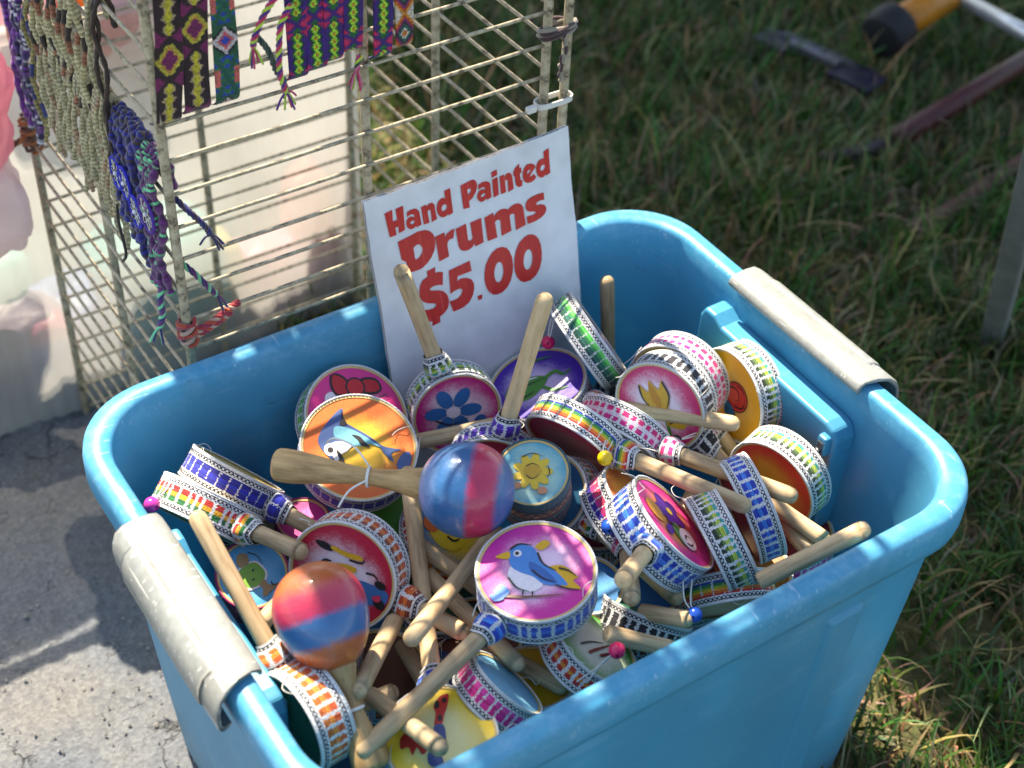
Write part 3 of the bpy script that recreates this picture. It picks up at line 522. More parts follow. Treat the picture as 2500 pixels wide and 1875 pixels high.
SIGN={'o': (0.0, 0.222, 0.46), 'n': (0.0, -0.95794, 0.28698), 'v': (-0.0, 0.28698, 0.95794), 'corners': [(-0.00955, -0.01377), (0.18297, -0.00861), (0.18564, -0.0202), (0.17443, -0.18683), (-0.01282, -0.17667)], 'gly': [([(0.00591, -0.02815), (0.01285, -0.02698), (0.0119, -0.03666), (0.01566, -0.03648), (0.01568, -0.02727), (0.02258, -0.02654), (0.02086, -0.04661), (0.01529, -0.0477), (0.01585, -0.04205), (0.01304, -0.04222), (0.01305, -0.04822), (0.00719, -0.04863)], []), ([(0.0249, -0.03276), (0.02814, -0.03193), (0.03185, -0.03187), (0.034, -0.03304), (0.03542, -0.03554), (0.03553, -0.03778), (0.03563, -0.04683), (0.03099, -0.04775), (0.03106, -0.04618), (0.02907, -0.04752), (0.02582, -0.04771), (0.02333, -0.04562), (0.02277, -0.04275), (0.023, -0.04031), (0.02469, -0.03803), (0.02718, -0.03727), (0.02941, -0.038), (0.03037, -0.03925), (0.03079, -0.03782), (0.03007, -0.03617), (0.02848, -0.03565), (0.02604, -0.03611), (0.02429, -0.03689)], [[(0.02606, -0.04258), (0.02713, -0.04135), (0.02887, -0.04103), (0.03008, -0.04184), (0.03005, -0.04294), (0.02885, -0.04397), (0.02731, -0.04409), (0.02678, -0.04328)]]), ([(0.03752, -0.03261), (0.04219, -0.03169), (0.04206, -0.03376), (0.04434, -0.03198), (0.04678, -0.03166), (0.04864, -0.03272), (0.04949, -0.03473), (0.0493, -0.0372), (0.04975, -0.04654), (0.04488, -0.04756), (0.04537, -0.03782), (0.0445, -0.03697), (0.04314, -0.03694), (0.04252, -0.03816), (0.04276, -0.04737), (0.03764, -0.0474)], []), ([(0.05948, -0.02564), (0.06502, -0.02488), (0.06468, -0.04593), (0.06012, -0.0469), (0.06015, -0.04532), (0.05825, -0.04677), (0.05513, -0.04687), (0.05262, -0.04541), (0.05111, -0.04222), (0.05075, -0.0383), (0.05169, -0.03481), (0.0535, -0.03224), (0.05578, -0.03092), (0.05815, -0.03104), (0.05966, -0.03225)], [[(0.05501, -0.03904), (0.05587, -0.03742), (0.05756, -0.03654), (0.05921, -0.03697), (0.06009, -0.0383), (0.05969, -0.04024), (0.05824, -0.04167), (0.05531, -0.04174)]]), ([(0.07447, -0.02586), (0.0813, -0.02478), (0.08599, -0.02416), (0.08866, -0.02575), (0.08969, -0.02854), (0.08929, -0.03184), (0.08727, -0.03578), (0.08397, -0.03933), (0.08031, -0.04122), (0.08031, -0.0464), (0.07441, -0.04603)], [[(0.07993, -0.03194), (0.08096, -0.03074), (0.08303, -0.03083), (0.08351, -0.03231), (0.08251, -0.03409), (0.08034, -0.03531)]]), ([(0.0908, -0.03022), (0.09441, -0.02926), (0.09817, -0.02948), (0.1007, -0.03085), (0.10184, -0.03311), (0.1017, -0.03536), (0.10129, -0.04427), (0.09654, -0.04533), (0.0966, -0.04355), (0.09401, -0.04522), (0.09124, -0.0453), (0.08883, -0.04318), (0.08823, -0.0403), (0.08876, -0.03779), (0.09091, -0.03541), (0.09352, -0.03489), (0.0955, -0.03571), (0.09614, -0.03706), (0.09631, -0.03463), (0.09541, -0.03358), (0.09289, -0.03355), (0.09015, -0.03433)], [[(0.09156, -0.04059), (0.09306, -0.03915), (0.09483, -0.03864), (0.09599, -0.03932), (0.09556, -0.04071), (0.09395, -0.04155), (0.09246, -0.04157)]]), ([(0.10394, -0.02366), (0.10943, -0.02296), (0.1093, -0.02741), (0.10395, -0.0285)], []), ([(0.10399, -0.03015), (0.10922, -0.0293), (0.10853, -0.04445), (0.10333, -0.04542)], []), ([(0.1112, -0.02972), (0.11571, -0.02921), (0.11568, -0.03112), (0.11819, -0.02921), (0.12056, -0.02918), (0.12247, -0.03073), (0.12311, -0.03362), (0.12308, -0.04403), (0.1176, -0.0452), (0.11834, -0.0354), (0.11742, -0.03434), (0.11619, -0.03454), (0.11575, -0.03632), (0.11555, -0.04455), (0.11049, -0.04476)], []), ([(0.12568, -0.02789), (0.13112, -0.02458), (0.13079, -0.02888), (0.13271, -0.02844), (0.13235, -0.03302), (0.13072, -0.03321), (0.13061, -0.03903), (0.13231, -0.03926), (0.13151, -0.04416), (0.12844, -0.04436), (0.12609, -0.04265), (0.12544, -0.03974), (0.12567, -0.03383), (0.12446, -0.03384), (0.1247, -0.02931), (0.12582, -0.02927)], []), ([(0.1382, -0.02789), (0.14208, -0.02812), (0.14492, -0.02956), (0.14672, -0.03224), (0.14398, -0.03468), (0.13945, -0.03889), (0.14274, -0.03875), (0.144, -0.03759), (0.14612, -0.04115), (0.14387, -0.04317), (0.14025, -0.04399), (0.13683, -0.0435), (0.1341, -0.04129), (0.13307, -0.03787), (0.13337, -0.03372), (0.13529, -0.03007)], [[(0.13753, -0.03616), (0.1378, -0.03432), (0.13897, -0.03313), (0.14138, -0.03303), (0.14074, -0.03445), (0.13881, -0.03578)]]), ([(0.15579, -0.0221), (0.16135, -0.02089), (0.16031, -0.04205), (0.15565, -0.04314), (0.15558, -0.04175), (0.15349, -0.04344), (0.15043, -0.04327), (0.14788, -0.04112), (0.14686, -0.0375), (0.14687, -0.03364), (0.14832, -0.03022), (0.15083, -0.0279), (0.15395, -0.0275), (0.15581, -0.02826)], [[(0.1511, -0.03532), (0.15199, -0.03366), (0.15384, -0.03299), (0.15572, -0.03372), (0.15568, -0.03557), (0.15434, -0.03729), (0.15229, -0.03782), (0.15108, -0.03706)]]), ([(0.013, -0.05432), (0.02202, -0.05315), (0.03126, -0.05146), (0.03768, -0.05206), (0.04144, -0.05407), (0.04414, -0.05747), (0.04507, -0.06163), (0.04479, -0.06618), (0.04279, -0.07132), (0.03929, -0.07596), (0.03495, -0.07954), (0.03041, -0.08188), (0.02656, -0.08269), (0.01859, -0.08245), (0.0169, -0.07254), (0.01353, -0.06984)], [[(0.02529, -0.06325), (0.02821, -0.06174), (0.03062, -0.06198), (0.03233, -0.0639), (0.03305, -0.06685), (0.03195, -0.06957), (0.02918, -0.0725), (0.02545, -0.07386), (0.02486, -0.07141)]]), ([(0.04526, -0.06054), (0.05434, -0.05951), (0.05405, -0.06367), (0.05635, -0.06115), (0.05994, -0.05964), (0.06375, -0.05928), (0.06126, -0.06674), (0.05792, -0.06671), (0.05557, -0.06826), (0.05482, -0.0715), (0.05479, -0.08041), (0.04536, -0.08176), (0.04562, -0.06568)], []), ([(0.06455, -0.06001), (0.07456, -0.05858), (0.07396, -0.07268), (0.07509, -0.07357), (0.07724, -0.07339), (0.07843, -0.07202), (0.0785, -0.05899), (0.08898, -0.05834), (0.08784, -0.07911), (0.07943, -0.08014), (0.07952, -0.0769), (0.07685, -0.07974), (0.07284, -0.08094), (0.06868, -0.08043), (0.06602, -0.07862), (0.06468, -0.07523)], []), ([(0.09207, -0.05911), (0.10092, -0.05762), (0.10064, -0.06126), (0.10394, -0.05843), (0.10807, -0.05717), (0.11228, -0.05782), (0.1149, -0.05954), (0.11804, -0.05779), (0.12214, -0.05699), (0.12568, -0.05757), (0.1283, -0.05946), (0.12968, -0.06252), (0.12961, -0.07766), (0.11959, -0.07915), (0.12043, -0.06559), (0.11905, -0.06439), (0.1167, -0.06438), (0.11543, -0.0656), (0.11532, -0.07806), (0.10532, -0.07952), (0.10631, -0.06638), (0.10508, -0.065), (0.10259, -0.06483), (0.10104, -0.06612), (0.10114, -0.07945), (0.09174, -0.07942)], []), ([(0.15126, -0.05638), (0.15095, -0.06262), (0.14698, -0.06201), (0.14398, -0.06236), (0.14242, -0.06351), (0.14292, -0.06466), (0.14724, -0.06539), (0.15034, -0.06704), (0.15169, -0.0693), (0.15141, -0.07218), (0.14926, -0.07481), (0.1453, -0.07667), (0.13885, -0.07788), (0.1315, -0.07778), (0.13153, -0.07118), (0.13642, -0.07162), (0.14014, -0.07134), (0.141, -0.07046), (0.14004, -0.06943), (0.1351, -0.06805), (0.13246, -0.06605), (0.13177, -0.0632), (0.13262, -0.05987), (0.13516, -0.05741), (0.13971, -0.05625), (0.14563, -0.05584)], []), ([(0.03299, -0.08624), (0.04103, -0.08511), (0.03991, -0.08974), (0.04364, -0.09017), (0.04689, -0.09152), (0.04479, -0.10201), (0.04089, -0.10076), (0.03632, -0.10033), (0.03338, -0.10127), (0.03265, -0.10278), (0.0348, -0.10376), (0.04013, -0.10522), (0.04439, -0.10762), (0.04725, -0.11153), (0.04816, -0.11587), (0.04754, -0.12012), (0.04593, -0.12357), (0.0421, -0.12668), (0.03784, -0.12826), (0.0376, -0.13322), (0.0298, -0.13408), (0.03073, -0.13005), (0.02274, -0.12764), (0.0227, -0.12315), (0.02433, -0.11728), (0.02848, -0.11879), (0.03308, -0.11913), (0.03589, -0.11769), (0.03596, -0.11594), (0.03382, -0.11481), (0.02859, -0.11282), (0.02492, -0.10995), (0.02308, -0.10597), (0.02324, -0.10118), (0.02496, -0.09609), (0.02801, -0.09235), (0.03289, -0.09078)], []), ([(0.05226, -0.09207), (0.06217, -0.09111), (0.07246, -0.09017), (0.07266, -0.09926), (0.05938, -0.09941), (0.05793, -0.1031), (0.0622, -0.10239), (0.06722, -0.10348), (0.07106, -0.10617), (0.07284, -0.10992), (0.07264, -0.11477), (0.07076, -0.11994), (0.06656, -0.12519), (0.0599, -0.12798), (0.05055, -0.12841), (0.04849, -0.11814), (0.0524, -0.11874), (0.05677, -0.11807), (0.05995, -0.11607), (0.06169, -0.11267), (0.06077, -0.11109), (0.05758, -0.11032), (0.0537, -0.11094), (0.05029, -0.11217)], []), ([(0.07472, -0.12271), (0.0792, -0.12274), (0.07842, -0.12675), (0.07474, -0.12656)], []), ([(0.10375, -0.08857), (0.1078, -0.09061), (0.11035, -0.09459), (0.11191, -0.10048), (0.11182, -0.10762), (0.1107, -0.11354), (0.10774, -0.1202), (0.10358, -0.12509), (0.09828, -0.12775), (0.09286, -0.12809), (0.08875, -0.12639), (0.08551, -0.12229), (0.08366, -0.11712), (0.08316, -0.1111), (0.08409, -0.10517), (0.08629, -0.0988), (0.08995, -0.09384), (0.09438, -0.09004), (0.09897, -0.08828)], [[(0.10168, -0.11078), (0.10112, -0.11266), (0.10039, -0.11435), (0.0995, -0.11578), (0.09852, -0.11687), (0.09748, -0.11757), (0.09644, -0.11784), (0.09546, -0.11766), (0.09458, -0.11705), (0.09384, -0.11604), (0.09329, -0.11468), (0.09295, -0.11303), (0.09284, -0.11119), (0.09296, -0.10924), (0.09331, -0.10729), (0.09387, -0.10542), (0.0946, -0.10374), (0.09548, -0.10232), (0.09646, -0.10123), (0.09749, -0.10054), (0.09852, -0.10027), (0.0995, -0.10044), (0.10038, -0.10104), (0.10112, -0.10204), (0.10167, -0.10339), (0.10202, -0.10503), (0.10213, -0.10686), (0.10202, -0.10881)]]), ([(0.13364, -0.08751), (0.13705, -0.08954), (0.13973, -0.09334), (0.14114, -0.0992), (0.14122, -0.10644), (0.13993, -0.11324), (0.13699, -0.11996), (0.13232, -0.12473), (0.12651, -0.12703), (0.12062, -0.12656), (0.11701, -0.12414), (0.11417, -0.11996), (0.1128, -0.11427), (0.11283, -0.10842), (0.1141, -0.10212), (0.11674, -0.09587), (0.12094, -0.0906), (0.12625, -0.08771), (0.1303, -0.08684)], [[(0.13103, -0.1098), (0.13042, -0.11164), (0.12963, -0.1133), (0.1287, -0.11469), (0.12768, -0.11574), (0.12662, -0.11639), (0.12557, -0.11663), (0.12458, -0.11642), (0.12371, -0.11579), (0.12301, -0.11477), (0.12249, -0.11341), (0.1222, -0.11177), (0.12214, -0.10994), (0.12232, -0.10802), (0.12272, -0.10609), (0.12333, -0.10426), (0.12412, -0.10262), (0.12505, -0.10124), (0.12606, -0.1002), (0.12712, -0.09954), (0.12816, -0.0993), (0.12914, -0.0995), (0.13001, -0.10012), (0.13072, -0.10113), (0.13124, -0.10248), (0.13154, -0.10411), (0.13161, -0.10594), (0.13143, -0.10786)]])]}
PT={'leg0': (0.7642, 0.1614, 0.0), 'leg1': (0.6167, 0.0798, 0.4), 'brk0': (0.9533, 0.7968, 0.03), 'brk1': (0.9949, 0.629, 0.03), 'blk': (1.0489, 0.6673, 0.06), 'blk2': (1.0891, 0.6755, 0.07), 'yel': (1.1855, 0.6771, 0.085), 'pole0': (1.205, 0.6721, 0.08), 'pole1': (1.1814, 0.5117, 0.1), 'rod0': (1.215, 0.529, 0.06), 'rod1': (0.9304, 0.5015, 0.03), 'rod2': (0.8328, 0.5285, 0.015), 'str0': (1.0554, 0.3742, 0.04), 'str1': (0.8986, 0.3635, 0.015)}
PY={'mar_b': (-0.1494, 0.232, 0.5487), 'mar_t': (-0.1464, 0.232, 0.6473), 'b2_b': (-0.1283, 0.232, 0.5505), 'b3_b': (-0.1085, 0.232, 0.5506), 'n1_b': (-0.0532, 0.232, 0.5523), 'n4_b': (-0.0043, 0.232, 0.5462), 'o_b': (0.0358, 0.232, 0.5537)}

# ------------------------------------------------------------------ woven ribbon colours
WHITE = np.array((226, 226, 224.)); NAVY = np.array((24, 22, 40.))
def shade(c, r, k=18): return np.asarray(c, float)+r.normal(0, k, 3)*.5+r.normal(0, k)
RIB = {  # block lengths (mm), gap (mm), colours across the width, white, mode
 'royal': ([7.5], 1.0, [(24, 34, 150), (30, 44, 178), (22, 30, 140)], None, 0), 'blue': ([7, 7, 4, 4], 2.6, [(26, 60, 170), (50, 120, 210), (28, 64, 176)], None, 0),
 'rasta': ([6.5, 3, 3, 6.5], 2.2, [(190, 36, 30), (226, 160, 34), (36, 110, 56)], None, 0), 'rainbow': ([8], .9, [(34, 50, 160), (34, 120, 70), (140, 170, 50), (232, 180, 44), (226, 110, 36), (206, 44, 40)], None, 0),
 'green2': ([7.5], .9, [(20, 76, 66), (24, 96, 80), (40, 140, 70), (96, 206, 92)], None, 0), 'green': ([6], 1.6, [(110, 190, 60), (60, 150, 60)], None, 0),
 'pinkdash': ([5.5, 3.6], 2.2, [(214, 34, 110), None, (214, 40, 130)], None, 1), 'black': ([5, 4, 6], 2.4, [(30, 28, 32), (44, 40, 46), (30, 28, 34)], None, 0),
 'lime': ([6, 3.2, 3.2], 2.2, [(40, 150, 140), (170, 190, 60), (90, 120, 50), (40, 60, 40)], None, 0), 'orange': ([5], 2.0, [(190, 70, 24), (216, 110, 36), (130, 48, 20)], None, 0),
 'orange2': ([5], 2.4, [(206, 84, 28), (224, 130, 44), (190, 96, 26)], None, 0), 'purple': ([5], 1.9, [(60, 20, 140), (84, 34, 170)], None, 0), 'pink': ([4, 6], 1.4, [(222, 34, 134), (206, 30, 120), (228, 60, 150)], None, 0),
 'redorange': ([5], 2.4, [(190, 36, 26), (226, 130, 36), (200, 50, 30)], None, 0), 'tealrib': ([4], 2.2, [(40, 150, 140), (60, 170, 160)], (150, 206, 200), 0), 'violet': ([7], .9, [(50, 30, 140), (200, 40, 120), (214, 50, 90)], None, 0)}
def ribbon_colors(style, nu, nv, circ, W, seed):
    r = np.random.default_rng(seed)
    lens, gap, cols, white, mode = RIB[style]; wh = WHITE if white is None else np.array(white, float)
    u = (np.arange(nu)+.5)*circ/nu*1000; v = (np.arange(nv)+.5)/nv; t = np.abs(2*v-1)
    C = np.broadcast_to(wh, (nu, nv, 3)).copy(); H = np.zeros((nu, nv))
    C *= (1-.10*((np.arange(nv) % 2) == 0))[None, :, None]
    # blocks
    bt = .50; pos = 0; k = 0; ncol = len(cols)
    inside = t < bt; vv = np.clip((v-.5)/(bt)*1.0+.5, 0, .999)
    while pos < circ*1000:
        ln = lens[k % len(lens)]; k += 1
        for j in range(nv):
            if not inside[j]: continue
            o0, o1 = r.normal(0, .38, 2); ci = min(int(vv[j]*ncol), ncol-1); cc = cols[ci]
            if mode == 1 and cc is not None and ci == 0: o0 += 1.2; o1 += 1.2
            s = (u > pos+o0) & (u < pos+ln+o1)
            if cc is None: C[s, j] = wh*.82+np.array((214, 40, 120))*.18; continue
            C[s, j] = np.clip(shade(cc, r, 9), 0, 255)
        pos += ln+gap
    fac = 1+r.normal(0, .05, (nu, nv)); C *= fac[:, :, None]
    # chain rows
    pr = 3.3; x = ((u % pr)/pr-.5)*2
    for sgn in (-1, 1):
        y = ((2*v-1)*sgn-.735)/.135
        e = (x[:, None]/1.08)**2+y[None]**2
        s = (e > .30) & (e < 1.05); C[s] = NAVY; H[s] = .00035
    return np.clip(C, 0, 255), H
def band(parent, R, W, style, mat, seed, nu=420, nv=28, z0=0, name='ribbon_band'):
    circ = 2*math.pi*R
    a = np.arange(nu)*2*np.pi/nu; z = np.linspace(-W/2, W/2, nv+1)
    if style in RIB: C, H = ribbon_colors(style, nu, nv, circ, W, seed)
    elif style == 'dark':
        rows = [(30, 90, 100)]*6+[(24, 40, 70)]*3+[(120, 50, 36)]*2+[(206, 90, 50)]*2+[(130, 60, 40)]*3+[(40, 120, 120)]*2+[(60, 40, 60)]*3+[(150, 50, 40)]*2+[(24, 34, 66)]*5
        rows = np.array(rows[::-1], float); C = np.broadcast_to(rows[None, :nv], (nu, nv, 3)).copy(); H = np.random.default_rng(seed).normal(0, .0002, (nu, nv))
        zz = (np.arange(nu)//5 % 2 == 0); C[zz, nv//2+1] = (220, 200, 150); C[~zz, nv//2+4] = (230, 170, 60); C *= np.random.default_rng(seed).uniform(.7, 1.2, (nu, nv, 1))
    else:
        c = (176, 30, 104) if style == 'wool' else (160, 24, 120); g = np.random.default_rng(seed)
        C = np.clip(np.array(c, float)*g.uniform(.5, 1.35, (nu, nv, 1)), 0, 255); H = g.normal(0, .0007, (nu, nv))
    g = np.random.default_rng(seed+1)
    Hv = np.zeros((nu, nv+1)); Hv[:, :-1] += H*.5; Hv[:, 1:] += H*.5; Hv += g.normal(0, .00007, Hv.shape)
    tt = np.abs(2*np.arange(nv+1)/nv-1); rr = R+.0006+Hv+.0004*(tt > .93)[None]
    V = np.stack([rr*np.cos(a)[:, None], rr*np.sin(a)[:, None], np.broadcast_to(z+z0, (nu, nv+1))], -1).reshape(-1, 3)
    return obj(name, V, gridF(nu, nv+1, wu=True), mat, parent, True, C.reshape(-1, 3))
def wrap(parent, x0, x1, r0, style, seed):
    nu, nv = 66, 26; C, H = ribbon_colors(style if style in RIB else 'blue', nu, nv, .054, .022, seed)
    a = np.arange(nu)*2*np.pi/nu; t = np.linspace(0, 1, nv+1); x = x0+(x1-x0)*t
    rad = r0+.0042*np.sin(np.pi*np.clip(t*1.15, 0, 1))**.7*(1-.45*t)+.0016
    g = np.random.default_rng(seed+5); ph = g.uniform(0, 6, 3)
    rr = rad[None]*(1+.07*np.sin(3*a+ph[0])[:, None]*(1-t)[None]+.04*np.sin(5*a+ph[1])[:, None])
    xx = x[None]+.0012*np.sin(2*a+ph[2])[:, None]
    V = np.stack([np.broadcast_to(xx, rr.shape), rr*np.cos(a)[:, None], rr*np.sin(a)[:, None]], -1).reshape(-1, 3)
    return obj('handle_wrap', V, gridF(nu, nv+1, wu=True, flip=True), M_RIB, parent, True, C.reshape(-1, 3))

# ------------------------------------------------------------------ painted motifs (flat paint film on the heads)
def ellp(cx, cy, rx, ry, rot=0, n=20):
    a = np.arange(n)*2*np.pi/n; c, s = math.cos(math.radians(rot)), math.sin(math.radians(rot))
    x, y = rx*np.cos(a), ry*np.sin(a); return np.c_[cx+x*c-y*s, cy+x*s+y*c]
def petals(n, cx, cy, r0, rl, rw, c, rot=0): return [(c, ellp(cx+r0*math.cos(math.radians(rot+360*k/n)), cy+r0*math.sin(math.radians(rot+360*k/n)), rl, rw, rot+360*k/n)) for k in range(n)]
def S(pts): return spline(pts, 6, True)
def stroke(pts, w0, w1=None):
    P = spline(pts, 6); w1 = w0*.4 if w1 is None else w1; T = np.gradient(P, axis=0); T /= np.linalg.norm(T, axis=1)[:, None]+1e-9
    N = np.c_[-T[:, 1], T[:, 0]]; q = np.linspace(0, 1, len(P)); w = (w0+(w1-w0)*q)[:, None]*np.sin(np.pi*np.clip(q*.8+.15, 0, 1))[:, None]**.5
    return np.concatenate([P+N*w, (P-N*w)[::-1]])
BK = (40, 34, 34); WH = (236, 226, 226)
def leaf(x0, y0, x1, y1, w, c):
    d = np.array([x1-x0, y1-y0]); nrm = np.array([-d[1], d[0]]); p = np.array([x0, y0])
    return (c, S([p, p+d*.3+nrm*w, p+d*.7+nrm*w*.8, p+d, p+d*.7-nrm*w*.8, p+d*.3-nrm*w]))
